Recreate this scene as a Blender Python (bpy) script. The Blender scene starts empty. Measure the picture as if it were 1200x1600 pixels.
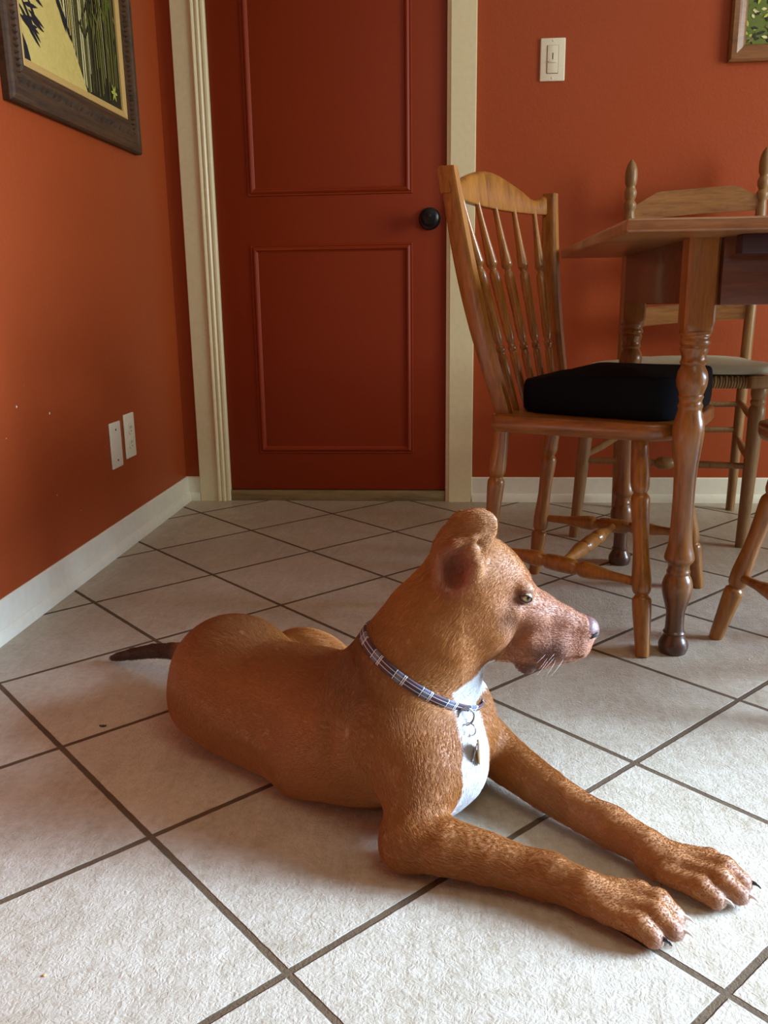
import bpy, bmesh, math, random
import numpy as np
from mathutils import Vector, Matrix, noise
random.seed(7)
SC = bpy.context.scene
COL = SC.collection
PI = math.pi

# ---------------------------------------------------------------- camera
cam_data = bpy.data.cameras.new('camera')
cam = bpy.data.objects.new('camera', cam_data); COL.objects.link(cam)
cam_data.sensor_fit = 'VERTICAL'; cam_data.sensor_height = 36.0
cam_data.lens = 36.0 * 1341.2 / 1600.0
cam_data.clip_start = 0.02; cam_data.clip_end = 100
_yaw, _pit, _rol = 0.0774, 0.2384, -0.0129
_f = Vector((0, math.cos(_pit), -math.sin(_pit))); _u = Vector((0, math.sin(_pit), math.cos(_pit))); _r = Vector((1, 0, 0))
_rt = _r * math.cos(_rol) + _u * math.sin(_rol); _up = -_r * math.sin(_rol) + _u * math.cos(_rol)
_m = Matrix((_rt, _up, -_f)).transposed().to_4x4()
cam.matrix_world = Matrix.Translation((0, 0, 0.662)) @ Matrix.Rotation(_yaw, 4, 'Z') @ _m
SC.camera = cam
# ---------------------------------------------------------------- world, lights, exposure
SC.view_settings.view_transform = 'Standard'; SC.view_settings.look = 'None'
SC.view_settings.gamma = 1; SC.view_settings.use_curve_mapping = False
SC.view_settings.exposure = 0.0
world = bpy.data.worlds.new('world'); SC.world = world; world.use_nodes = True
bg = world.node_tree.nodes['Background']; bg.inputs['Color'].default_value = (0.75, 0.88, 1.0, 1); bg.inputs['Strength'].default_value = 1.0

def area(name, loc, aim, sx, sy, power, color, spread=PI):
    l = bpy.data.lights.new(name, 'AREA'); l.shape = 'RECTANGLE'; l.size = sx; l.size_y = sy
    l.energy = power; l.color = color; l.spread = spread
    o = bpy.data.objects.new(name, l); COL.objects.link(o); o.location = loc
    o.rotation_euler = (Vector(aim) - Vector(loc)).to_track_quat('-Z', 'Y').to_euler()
    return o
# daylight through the glass door in the right wall, then an added soft fill from behind the camera
area('daylight_right_window', (2.90, 1.15, 1.25), (-0.9, 0.42, -0.25), 1.3, 1.4, 62, (0.62, 0.88, 1.28), math.radians(54))
area('daylight_right_window_sky', (2.90, 1.60, 1.25), (0.0, 1.9, 0.5), 1.1, 1.5, 56, (0.88, 0.98, 0.94), math.radians(160))
area('added_rear_fill', (0.6, -3.3, 1.5), (0.0, 2.0, 0.7), 1.8, 1.2, 5, (1.0, 0.97, 0.84))
area('added_overhead_fill', (0.7, 0.2, 2.38), (0.7, 0.2, 0.0), 1.0, 1.0, 9, (0.96, 0.98, 0.72))  # added overhead fill to lift the floor, no fixture hangs there

# ---------------------------------------------------------------- materials
def rgb(r, g, b):
    f = lambda c: (c / 255 / 12.92) if c / 255 <= 0.04045 else ((c / 255 + 0.055) / 1.055) ** 2.4
    return (f(r), f(g), f(b), 1)
class NT:
    def __init__(s, name):
        s.m = bpy.data.materials.new(name); s.m.use_nodes = True; s.t = s.m.node_tree
        s.b = s.t.nodes['Principled BSDF']
    def n(s, typ, **kw):
        x = s.t.nodes.new(typ)
        for k, v in kw.items():
            if k in x.inputs: x.inputs[k].default_value = v
            else: setattr(x, k, v)
        return x
    def l(s, a, b): s.t.links.new(a, b)
    def tex(s, scale=(1, 1, 1), rot=(0, 0, 0)):
        tc = s.n('ShaderNodeTexCoord'); mp = s.n('ShaderNodeMapping')
        mp.inputs['Scale'].default_value = scale; mp.inputs['Rotation'].default_value = rot
        s.l(tc.outputs['Object'], mp.inputs['Vector']); return mp.outputs['Vector']
    def ramp(s, fac, stops):
        r = s.n('ShaderNodeValToRGB'); e = r.color_ramp.elements
        while len(e) < len(stops): e.new(0.5)
        for i, (p, c) in enumerate(stops): e[i].position = p; e[i].color = c
        s.l(fac, r.inputs['Fac']); return r.outputs['Color']
    def noise(s, vec, scale, detail=4, rough=0.55, dist=0):
        x = s.n('ShaderNodeTexNoise'); x.inputs['Scale'].default_value = scale; x.inputs['Detail'].default_value = detail
        x.inputs['Roughness'].default_value = rough; x.inputs['Distortion'].default_value = dist
        if vec is not None: s.l(vec, x.inputs['Vector'])
        return x.outputs['Fac']
    def math(s, op, a, b=None, c=None):
        x = s.n('ShaderNodeMath', operation=op)
        for i, v in enumerate((a, b, c)):
            if v is None: continue
            if isinstance(v, (int, float)): x.inputs[i].default_value = v
            else: s.l(v, x.inputs[i])
        return x.outputs[0]
    def mix(s, fac, a, b, mode='MIX'):
        x = s.n('ShaderNodeMix', data_type='RGBA', blend_type=mode)
        for sock, v in ((x.inputs[0], fac), (x.inputs[6], a), (x.inputs[7], b)):
            if isinstance(v, (int, float)): sock.default_value = v
            elif isinstance(v, tuple): sock.default_value = v
            else: s.l(v, sock)
        return x.outputs[2]
    def bump(s, h, strength=0.3, dist=0.002, prev=None):
        x = s.n('ShaderNodeBump'); x.inputs['Strength'].default_value = strength; x.inputs['Distance'].default_value = dist
        s.l(h, x.inputs['Height'])
        if prev is not None: s.l(prev, x.inputs['Normal'])
        s.l(x.outputs['Normal'], s.b.inputs['Normal']); return x.outputs['Normal']
    def set(s, **kw):
        for k, v in kw.items():
            k = k.replace('_', ' ')
            if isinstance(v, (int, float, tuple)): s.b.inputs[k].default_value = v
            else: s.l(v, s.b.inputs[k])

def plain(name, col, rough=0.5, metal=0.0, bump=0.0, bscale=200, spec=0.5):
    m = NT(name); v = m.tex()
    nf = m.noise(v, bscale, 3)
    c = m.mix(nf, tuple(x * 0.9 for x in col[:3]) + (1,), tuple(min(1, x * 1.08) for x in col[:3]) + (1,))
    m.set(Base_Color=c, Roughness=rough, Metallic=metal); m.b.inputs['Specular IOR Level'].default_value = spec
    if bump: m.bump(nf, bump, 0.001)
    return m.m

def paint_wall(name, col, rough, bump):
    m = NT(name); v = m.tex()
    big = m.noise(v, 3.0, 3); fine = m.noise(v, 120, 3, 0.5); mid = m.noise(v, 38, 3, 0.6)
    c = m.mix(big, tuple(x * 0.95 for x in col[:3]) + (1,), tuple(x * 1.05 for x in col[:3]) + (1,))
    m.set(Base_Color=c, Roughness=rough); m.b.inputs['Specular IOR Level'].default_value = 0.32
    h = m.math('ADD', m.math('MULTIPLY', fine, 0.5), mid)
    m.bump(h, bump, 0.002); return m.m
WALL = paint_wall('wall_orange_paint', rgb(160, 70, 31), 0.42, 0.35)
DOORP = paint_wall('door_rust_paint', rgb(136, 44, 4), 0.5, 0.08)
CEIL = paint_wall('ceiling_paint', rgb(225, 218, 205), 0.8, 0.2)
TRIM = plain('trim_cream_paint', rgb(228, 216, 176), 0.35, 0, 0.12, 60)
BASEB = plain('baseboard_paint', rgb(232, 228, 210), 0.38, 0, 0.3, 45)
CHIP = plain('plaster_chip', rgb(235, 225, 205), 0.8)

def tile_mat():
    m = NT('diagonal_floor_tile')
    tc = m.n('ShaderNodeTexCoord'); sep = m.n('ShaderNodeSeparateXYZ'); m.l(tc.outputs['Object'], sep.inputs[0])
    x, y = sep.outputs[0], sep.outputs[1]
    a, S = 0.7841, 0.30797
    ox, oy = -0.66873 - 0.14508, 1.87060 - 0.05186
    # origin of the grid turned into room axes
    c7, s7 = math.cos(0.0774), math.sin(0.0774)
    X0, Y0 = -1.0132 * 0.662, 2.8342 * 0.662
    ox, oy = X0 * c7 - Y0 * s7, X0 * s7 + Y0 * c7
    dx = m.math('SUBTRACT', x, ox); dy = m.math('SUBTRACT', y, oy)
    ca, sa = math.cos(a) / S, math.sin(a) / S
    u = m.math('ADD', m.math('MULTIPLY', dx, ca), m.math('MULTIPLY', dy, sa))
    w = m.math('SUBTRACT', m.math('MULTIPLY', dx, sa), m.math('MULTIPLY', dy, ca))
    wob = m.math('MULTIPLY', m.math('SUBTRACT', m.noise(tc.outputs['Object'], 55, 2), 0.5), 0.006)
    def edge(q):
        fr = m.math('FRACT', m.math('ADD', q, 0.5)); return m.math('ADD', m.math('ABSOLUTE', m.math('SUBTRACT', fr, 0.5)), wob)
    d = m.math('MINIMUM', edge(u), edge(w))
    g = m.n('ShaderNodeMapRange'); g.interpolation_type = 'SMOOTHSTEP'
    g.inputs['From Min'].default_value = 0.0115; g.inputs['From Max'].default_value = 0.0165; m.l(d, g.inputs['Value'])
    tile = g.outputs[0]
    fu = m.math('FLOOR', u); fw = m.math('FLOOR', w); cb = m.n('ShaderNodeCombineXYZ'); m.l(fu, cb.inputs[0]); m.l(fw, cb.inputs[1])
    wn = m.n('ShaderNodeTexWhiteNoise'); m.l(cb.outputs[0], wn.inputs['Vector'])
    # stone clouding, per tile offset
    off = m.n('ShaderNodeVectorMath', operation='SCALE'); off.inputs['Scale'].default_value = 5.0; m.l(wn.outputs['Color'], off.inputs[0])
    ad = m.n('ShaderNodeVectorMath', operation='ADD'); m.l(tc.outputs['Object'], ad.inputs[0]); m.l(off.outputs[0], ad.inputs[1])
    cloud = m.noise(ad.outputs[0], 9, 6, 0.6, 0.6); speck = m.noise(ad.outputs[0], 85, 5, 0.7)
    mp = m.n('ShaderNodeMapping'); mp.inputs['Rotation'].default_value = (0, 0, 0.9); mp.inputs['Scale'].default_value = (1, 0.28, 1); m.l(ad.outputs[0], mp.inputs['Vector'])
    streak = m.noise(mp.outputs[0], 45, 6, 0.7, 1.0)
    c = m.ramp(cloud, [(0.30, rgb(158, 143, 118)), (0.55, rgb(178, 165, 142)), (0.75, rgb(192, 182, 162))])
    c = m.mix(0.35, c, m.ramp(streak, [(0.35, rgb(158, 138, 110)), (0.65, rgb(202, 192, 170))]))
    c = m.mix(0.18, c, m.ramp(speck, [(0.35, rgb(140, 122, 100)), (0.6, rgb(222, 216, 205))]))
    tv = m.math('ADD', m.math('MULTIPLY', wn.outputs['Value'], 0.08), 0.94)
    cc = m.n('ShaderNodeCombineColor'); [m.l(tv, cc.inputs[i]) for i in range(3)]
    c = m.mix(1.0, c, cc.outputs[0], 'MULTIPLY')
    gr = m.mix(m.noise(tc.outputs['Object'], 30, 4), rgb(70, 50, 28), rgb(98, 76, 48))
    col = m.mix(tile, gr, c)
    rough = m.mix(tile, (0.9, 0.9, 0.9, 1), m.ramp(speck, [(0.3, (0.36, 0.36, 0.36, 1)), (0.7, (0.50, 0.50, 0.50, 1))]))
    m.set(Base_Color=col, Roughness=rough)
    vor = m.n('ShaderNodeTexVoronoi', feature='DISTANCE_TO_EDGE'); vor.inputs['Scale'].default_value = 150
    vmp = m.n('ShaderNodeVectorMath', operation='ADD'); nz = m.n('ShaderNodeTexNoise'); nz.inputs['Scale'].default_value = 60
    m.l(ad.outputs[0], nz.inputs['Vector']); sc2 = m.n('ShaderNodeVectorMath', operation='SCALE'); sc2.inputs['Scale'].default_value = 0.02
    m.l(nz.outputs['Color'], sc2.inputs[0]); m.l(ad.outputs[0], vmp.inputs[0]); m.l(sc2.outputs[0], vmp.inputs[1]); m.l(vmp.outputs[0], vor.inputs['Vector'])
    rel = m.math('ADD', m.math('MULTIPLY', m.noise(ad.outputs[0], 130, 5, 0.65, 1.2), 1.0), m.math('MULTIPLY', vor.outputs['Distance'], 0.8))
    rel = m.math('ADD', rel, m.math('MULTIPLY', streak, 0.8))
    n1 = m.bump(rel, 0.50, 0.0022)
    m.bump(tile, 0.9, 0.0022, n1)
    return m.m
TILE = tile_mat()

def wood(name, c1, c2, rough=0.28, coat=0.5, scale=1.0, axis=2, dark=None):
    m = NT(name); s = [14 * scale] * 3; s[axis] = 1.6 * scale
    v = m.tex(tuple(s))
    w = m.noise(v, 3.0, 6, 0.6, 0.7); f = m.noise(v, 16, 4, 0.6)
    c = m.ramp(w, [(0.3, c2), (0.55, c1), (0.75, tuple(min(1, q * 1.15) for q in c1[:3]) + (1,))])
    c = m.mix(0.3, c, m.ramp(f, [(0.4, c2), (0.6, c1)]))
    if dark is not None:                                          # tone darkens low on the legs
        tc = m.n('ShaderNodeTexCoord'); sp = m.n('ShaderNodeSeparateXYZ'); m.l(tc.outputs['Object'], sp.inputs[0])
        r = m.n('ShaderNodeMapRange'); r.inputs['From Min'].default_value = 0.24; r.inputs['From Max'].default_value = 0.02
        m.l(m.math('ADD', sp.outputs[2], m.math('MULTIPLY', m.math('SUBTRACT', w, 0.5), 0.2)), r.inputs['Value'])
        c = m.mix(r.outputs[0], c, dark)
    m.set(Base_Color=c, Roughness=rough, Coat_Weight=coat, Coat_Roughness=0.12)
    m.bump(f, 0.08, 0.001)
    return m.m
HONEY = wood('honey_maple', rgb(158, 100, 32), rgb(104, 58, 16), 0.34, 0.25)
HONEYX = wood('honey_maple_seat', rgb(148, 90, 30), rgb(98, 52, 16), 0.34, 0.22, 1, 0)
TABLEW = wood('table_leg_wood', rgb(156, 100, 44), rgb(104, 60, 24), 0.32, 0.25, 1, 2, rgb(70, 44, 30))
TABLETOP = wood('table_top_wood', rgb(160, 108, 62), rgb(112, 66, 34), 0.32, 0.3, 1, 0)
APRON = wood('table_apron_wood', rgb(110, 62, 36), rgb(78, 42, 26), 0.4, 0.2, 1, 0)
DARKW = plain('dark_runner_wood', rgb(58, 34, 36), 0.5)
OAK = wood('weathered_oak', rgb(150, 112, 66), rgb(104, 72, 40), 0.45, 0.15)
OAKX = wood('weathered_oak_slat', rgb(154, 104, 56), rgb(108, 66, 32), 0.4, 0.2, 1, 0)
FRAMEW = wood('carved_frame_wood', rgb(84, 56, 30), rgb(38, 25, 14), 0.65, 0.0, 1.4, 1)
FRAME2 = wood('brown_frame_wood', rgb(140, 92, 50), rgb(96, 58, 28), 0.4, 0.2, 1, 0)
LINER = plain('gold_liner', rgb(206, 170, 104), 0.4, 0, 0.2, 90)
SILL = wood('threshold_wood', rgb(150, 128, 88), rgb(110, 88, 56), 0.6, 0.0, 1, 0)
PLATE = plain('switch_plate_plastic', rgb(232, 224, 200), 0.35)
SLOT = plain('dark_slot', rgb(60, 50, 40), 0.6)
BLACKM = plain('black_knob_metal', rgb(18, 20, 22), 0.32, 0.4)
STEEL = plain('steel', rgb(170, 170, 172), 0.22, 1.0)
BRASS = plain('brass', rgb(196, 150, 70), 0.3, 1.0)
BLACKF = plain('black_cushion_fabric', rgb(10, 12, 17), 0.9, 0, 0.5, 160, 0.15)
SAGE = plain('sage_cushion_fabric', rgb(176, 172, 150), 0.85, 0, 0.5, 220, 0.2)

def rush_mat():
    m = NT('rush_weave'); v = m.tex((1, 1, 1)); wv = m.n('ShaderNodeTexWave'); wv.inputs['Scale'].default_value = 46; wv.inputs['Distortion'].default_value = 1.0
    m.l(v, wv.inputs['Vector'])
    m.set(Base_Color=m.ramp(wv.outputs['Fac'], [(0.2, rgb(96, 70, 40)), (0.6, rgb(186, 152, 100))]), Roughness=0.7)
    m.bump(wv.outputs['Fac'], 0.8, 0.003); return m.m
RUSH = rush_mat()

# ---------------------------------------------------------------- object helpers
def link(name, bm, mats, parent=None, smooth=True, auto=40):
    me = bpy.data.meshes.new(name); bmesh.ops.recalc_face_normals(bm, faces=bm.faces); bm.to_mesh(me); bm.free()
    for mt in (mats if isinstance(mats, (list, tuple)) else [mats]): me.materials.append(mt)
    if smooth:
        for p in me.polygons: p.use_smooth = True
        try: me.set_sharp_from_angle(angle=math.radians(auto))
        except Exception: pass
    o = bpy.data.objects.new(name, me); COL.objects.link(o)
    if parent: o.parent = parent
    return o
def tag(o, label, cat, group=None):
    o['label'] = label; o['category'] = cat
    if group: o['group'] = group
    return o
def thing(name, label, cat, loc=(0, 0, 0), rz=0, group=None):
    o = bpy.data.objects.new(name, None); COL.objects.link(o); o.location = loc; o.rotation_euler = (0, 0, rz)
    o.empty_display_size = 0.05
    return tag(o, label, cat, group)
def structure(o): o['kind'] = 'structure'; return o
def box(bm, x0, x1, y0, y1, z0, z1, bev=0.0, seg=2, mi=0):
    r = bmesh.ops.create_cube(bm, size=1.0)
    vs = r['verts']
    for v in vs: v.co = Vector(((x0 + x1) / 2 + v.co.x * (x1 - x0), (y0 + y1) / 2 + v.co.y * (y1 - y0), (z0 + z1) / 2 + v.co.z * (z1 - z0)))
    fs = list({f for v in vs for f in v.link_faces})
    for f in fs: f.material_index = mi
    if bev:
        es = list({e for v in vs for e in v.link_edges})
        bmesh.ops.bevel(bm, geom=es, offset=bev, segments=seg, affect='EDGES', profile=0.5)
    return bm
def frame_to(p0, p1):
    p0 = Vector(p0); p1 = Vector(p1); d = (p1 - p0).normalized()
    a = Vector((0, 1, 0)) if abs(d.y) < 0.9 else Vector((1, 0, 0))
    x = a.cross(d).normalized(); y = d.cross(x)
    return p0, d, x, y, (p1 - p0)
def lathe(bm, prof, p0, p1, seg=28, mi=0):
    """prof: list of (t in 0..1 along p0->p1, radius)"""
    o, d, x, y, v = frame_to(p0, p1); rings = []
    for t, r in prof:
        c = o + v * t
        rings.append([bm.verts.new(c + (x * math.cos(2 * PI * k / seg) + y * math.sin(2 * PI * k / seg)) * r) for k in range(seg)])
    for a, b in zip(rings[:-1], rings[1:]):
        for k in range(seg):
            f = bm.faces.new((a[k], a[(k + 1) % seg], b[(k + 1) % seg], b[k])); f.material_index = mi
    bm.faces.new(rings[0][::-1]).material_index = mi; bm.faces.new(rings[-1]).material_index = mi
    return bm
def smooth_prof(pts, n=3):
    """Catmull-Rom densified profile"""
    out = []
    for i in range(len(pts) - 1):
        p0 = pts[max(i - 1, 0)]; p1 = pts[i]; p2 = pts[i + 1]; p3 = pts[min(i + 2, len(pts) - 1)]
        for k in range(n):
            t = k / n
            r = 0.5 * ((2 * p1[1]) + (-p0[1] + p2[1]) * t + (2 * p0[1] - 5 * p1[1] + 4 * p2[1] - p3[1]) * t * t + (-p0[1] + 3 * p1[1] - 3 * p2[1] + p3[1]) * t ** 3)
            out.append((p1[0] + (p2[0] - p1[0]) * t, max(r, 0.0005)))
    out.append(pts[-1]); return out
def sweep(bm, pts, rx, ry=None, seg=12, closed=False, up=(0, 0, 1)):
    """tube of elliptical section along a polyline"""
    pts = [Vector(p) for p in pts]; rings = []; n = len(pts)
    for i, p in enumerate(pts):
        if closed: d = (pts[(i + 1) % n] - pts[i - 1]).normalized()
        else: d = (pts[min(i + 1, n - 1)] - pts[max(i - 1, 0)]).normalized()
        a = Vector(up); x = d.cross(a)
        if x.length < 1e-4: x = d.cross(Vector((1, 0, 0)))
        x.normalize(); y = x.cross(d)
        r1 = rx[i] if isinstance(rx, (list, tuple)) else rx; r2 = (ry[i] if isinstance(ry, (list, tuple)) else ry) if ry is not None else r1
        rings.append([bm.verts.new(p + x * math.cos(2 * PI * k / seg) * r1 + y * math.sin(2 * PI * k / seg) * r2) for k in range(seg)])
    m = n if closed else n - 1
    for i in range(m):
        a, b = rings[i], rings[(i + 1) % n]
        for k in range(seg): bm.faces.new((a[k], a[(k + 1) % seg], b[(k + 1) % seg], b[k]))
    if not closed: bm.faces.new(rings[0][::-1]); bm.faces.new(rings[-1])
    return bm
def prism(bm, poly, z0, z1, mi=0):
    """poly of (x, y) extruded in z"""
    a = [bm.verts.new((x, y, z0)) for x, y in poly]; b = [bm.verts.new((x, y, z1)) for x, y in poly]; n = len(poly)
    for i in range(n): bm.faces.new((a[i], a[(i + 1) % n], b[(i + 1) % n], b[i])).material_index = mi
    bm.faces.new(a[::-1]).material_index = mi; bm.faces.new(b).material_index = mi
    return bm
def moved(bm, M): bmesh.ops.transform(bm, matrix=M, verts=bm.verts); return bm
def extrude_profile(bm, prof, path, closed_prof=True):
    """prof (a, b) points; path: list of (origin, A, B) frames with mitred corners"""
    rings = [[bm.verts.new(Vector(o) + Vector(A) * a + Vector(B) * b) for a, b in prof] for o, A, B in path]
    n = len(prof)
    for r, q in zip(rings[:-1], rings[1:]):
        for k in range(n if closed_prof else n - 1): bm.faces.new((r[k], r[(k + 1) % n], q[(k + 1) % n], q[k]))
    if closed_prof: bm.faces.new(rings[0][::-1]); bm.faces.new(rings[-1])
    return bm

# ---------------------------------------------------------------- room shell
XL, YB, XR, YR, ZC = -0.915, 2.885, 2.95, -3.5, 2.44
b = bmesh.new(); box(b, XL - 0.1, XR + 0.1, YR - 0.1, YB + 0.1, -0.05, 0.0); structure(link('floor', b, TILE, smooth=False))
b = bmesh.new(); box(b, XL - 0.1, XR + 0.1, YR - 0.1, YB + 0.1, ZC, ZC + 0.05); structure(link('ceiling', b, CEIL, smooth=False))
b = bmesh.new(); box(b, XL - 0.1, XL, YR - 0.1, YB + 0.1, 0, ZC)
for (yy, zz, rr) in ((1.70, 0.545, .0022), (1.757, 0.459, .0028), (1.905, 0.427, .0026), (1.70, 0.40, .0016), (1.90, 0.235, .0016), (2.02, 0.17, .0012), (1.80, 0.50, .0008), (2.2, 0.30, .0009)):
    pts = [b.verts.new((XL + 0.0006, yy + rr * random.uniform(.7, 1.2) * math.cos(t), zz + rr * random.uniform(.8, 1.5) * math.sin(t))) for t in [2 * PI * k / 8 for k in range(8)]]
    b.faces.new(pts).material_index = 1
structure(link('wall_left', b, [WALL, CHIP], smooth=False))
# back wall with the door opening
DX0, DX1, DZ = -0.757, -0.012, 2.04
b = bmesh.new()
box(b, XL, DX0, YB, YB + 0.1, 0, ZC); box(b, DX1, XR + 0.1, YB, YB + 0.1, 0, ZC); box(b, DX0, DX1, YB, YB + 0.1, DZ, ZC)
box(b, DX0, DX1, YB + 0.05, YB + 0.1, 0, DZ)  # added backing behind the door, blocks sky light at its gap
structure(link('wall_back', b, WALL, smooth=False))
b = bmesh.new()   # right wall around the window
WY0, WY1, WZ0, WZ1 = 0.45, 2.15, 0.30, 2.0
box(b, XR, XR + 0.1, YR - 0.1, WY0, 0, ZC); box(b, XR, XR + 0.1, WY1, YB + 0.1, 0, ZC)
box(b, XR, XR + 0.1, WY0, WY1, 0, WZ0); box(b, XR, XR + 0.1, WY0, WY1, WZ1, ZC)
structure(link('wall_right', b, WALL, smooth=False))
b = bmesh.new(); box(b, XL - 0.1, XR + 0.1, YR - 0.1, YR, 0, ZC); structure(link('wall_rear', b, WALL, smooth=False))

# baseboards (profile: a = out from the wall, b = up)
BBP = [(0, 0), (0.0, 0.083), (0.004, 0.084), (0.008, 0.080), (0.009, 0.028), (0.013, 0.026), (0.017, 0.020), (0.019, 0.010), (0.019, 0.0)]
b = bmesh.new()
extrude_profile(b, BBP, [((XL, YR, 0), (1, 0, 0), (0, 0, 1)), ((XL, YB, 0), (1, -1, 0), (0, 0, 1)), ((-0.865, YB, 0), (0, -1, 0), (0, 0, 1))])
structure(link('baseboard_left', b, BASEB, auto=25))
b = bmesh.new()
extrude_profile(b, BBP, [((0.078, YB, 0), (0, -1, 0), (0, 0, 1)), ((XR, YB, 0), (0, -1, 0), (0, 0, 1))])
structure(link('baseboard_back', b, BASEB, auto=25))

# door casing: left side with fluted moulding, right side flat
b = bmesh.new()
CL = [(0, 0), (0, 0.014), (0.002, 0.016), (0.060, 0.016), (0.063, 0.021), (0.068, 0.023), (0.073, 0.021), (0.076, 0.017), (0.081, 0.020), (0.086, 0.020), (0.091, 0.015), (0.097, 0.017), (0.103, 0.016), (0.107, 0.011), (0.108, 0.0)]
x0 = -0.864
extrude_profile(b, CL, [((x0, YB, 0), (1, 0, 0), (0, -1, 0)), ((x0, YB, DZ), (1, 0, 0), (0, -1, 0))])
structure(link('trim_1', b, TRIM, auto=18))
b = bmesh.new()
CR = [(0, 0), (0, 0.010), (0.001, 0.013), (0.011, 0.015), (0.0125, 0.019), (0.088, 0.017), (0.090, 0.015), (0.090, 0)]
extrude_profile(b, CR, [((-0.012, YB, 0), (1, 0, 0), (0, -1, 0)), ((-0.012, YB, DZ), (1, 0, 0), (0, -1, 0))])
structure(link('trim_2', b, TRIM, auto=18))
b = bmesh.new(); box(b, x0, 0.078, YB - 0.018, YB, DZ, DZ + 0.09, 0.002)
structure(link('trim_3', b, TRIM))
# threshold
b = bmesh.new(); box(b, DX0 + 0.001, DX1 - 0.001, YB - 0.010, YB + 0.048, 0.0, 0.036, 0.002)
structure(link('trim_4', b, SILL))
# door leaf with two moulded panels
door = bpy.data.objects.new('door_1', None); COL.objects.link(door); structure(door)
b = bmesh.new(); box(b, DX0 + 0.001, DX1 - 0.0003, YB - 0.002, YB + 0.036, 0.039, DZ - 0.003, 0.001)
link('door_leaf', b, DOORP, door)
MP = [(0, 0), (0.002, 0.004), (0.005, 0.0045), (0.007, 0.003), (0.010, 0.0065), (0.014, 0.0085), (0.018, 0.0075), (0.021, 0.003), (0.023, 0.002), (0.025, 0)]
def moulding(bm, xa, xb, za, zb, y):
    fr = [((xa, y, za), (1, 0, 1)), ((xb, y, za), (-1, 0, 1)), ((xb, y, zb), (-1, 0, -1)), ((xa, y, zb), (1, 0, -1)), ((xa, y, za), (1, 0, 1))]
    extrude_profile(bm, MP, [(o, A, (0, -1, 0)) for o, A in fr])
for za, zb in ((0.165, 0.852), (1.000, 1.92)):
    b = bmesh.new(); moulding(b, -0.650, -0.120, za, zb, YB - 0.002)
    link('panel_moulding', b, DOORP, door, auto=25)
b = bmesh.new()
kp = [(0, 0.0335), (0.08, 0.0345), (0.14, 0.032), (0.17, 0.020), (0.22, 0.013), (0.45, 0.0125), (0.52, 0.017), (0.62, 0.026), (0.74, 0.030), (0.86, 0.0285), (0.94, 0.022), (0.97, 0.014), (0.965, 0.009), (0.985, 0.006), (1.0, 0.001)]
lathe(b, kp, (-0.0655, YB - 0.002, 0.922), (-0.0655, YB - 0.066, 0.922), 36)
k = link('door_knob', b, BLACKM, door); k['label'] = 'round black door knob'

# window frame in the right wall (outside the picture, lets the daylight in)
win = bpy.data.objects.new('window_1', None); COL.objects.link(win); structure(win)
b = bmesh.new()
for a_ in ((WY0, WY0 + 0.05, WZ0, WZ1), (WY1 - 0.05, WY1, WZ0, WZ1), (WY0, WY1, WZ0, WZ0 + 0.05), (WY0, WY1, WZ1 - 0.05, WZ1)):
    box(b, XR + 0.02, XR + 0.08, a_[0], a_[1], a_[2], a_[3], 0.003)
link('window_frame', b, TRIM, win)

# ---------------------------------------------------------------- wall plates
sw = thing('light_switch', 'cream dimmer light switch plate on the red wall right of the door', 'light switch', (0.3065, YB, 1.373))
b = bmesh.new(); box(b, -0.0375, 0.0375, -0.006, 0.0, -0.0600, 0.0600, 0.003, 3); link('wall_plate', b, PLATE, sw)
b = bmesh.new(); box(b, -0.0175, 0.0175, -0.0063, -0.002, -0.0395, 0.0395, 0.0004); link('switch_recess', b, SLOT, sw)
b = bmesh.new(); box(b, -0.0162, 0.0162, -0.0085, -0.003, -0.0380, 0.0385, 0.001)
r_ = link('dimmer_body', b, PLATE, sw)
b = bmesh.new(); box(b, -0.0012, 0.0012, -0.0092, -0.006, 0.000, 0.018, 0.0003); link('slider_slot', b, SLOT, sw)
b = bmesh.new(); box(b, -0.012, 0.012, -0.013, -0.008, -0.0095, -0.0045, 0.0015); link('slider', b, PLATE, sw)
for zz in (-0.052, 0.052):
    b = bmesh.new(); lathe(b, [(0, .003), (.7, .003), (1, .002)], (0, -0.0055, zz), (0, -0.0072, zz), 12); link('screw', b, PLATE, sw)

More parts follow.
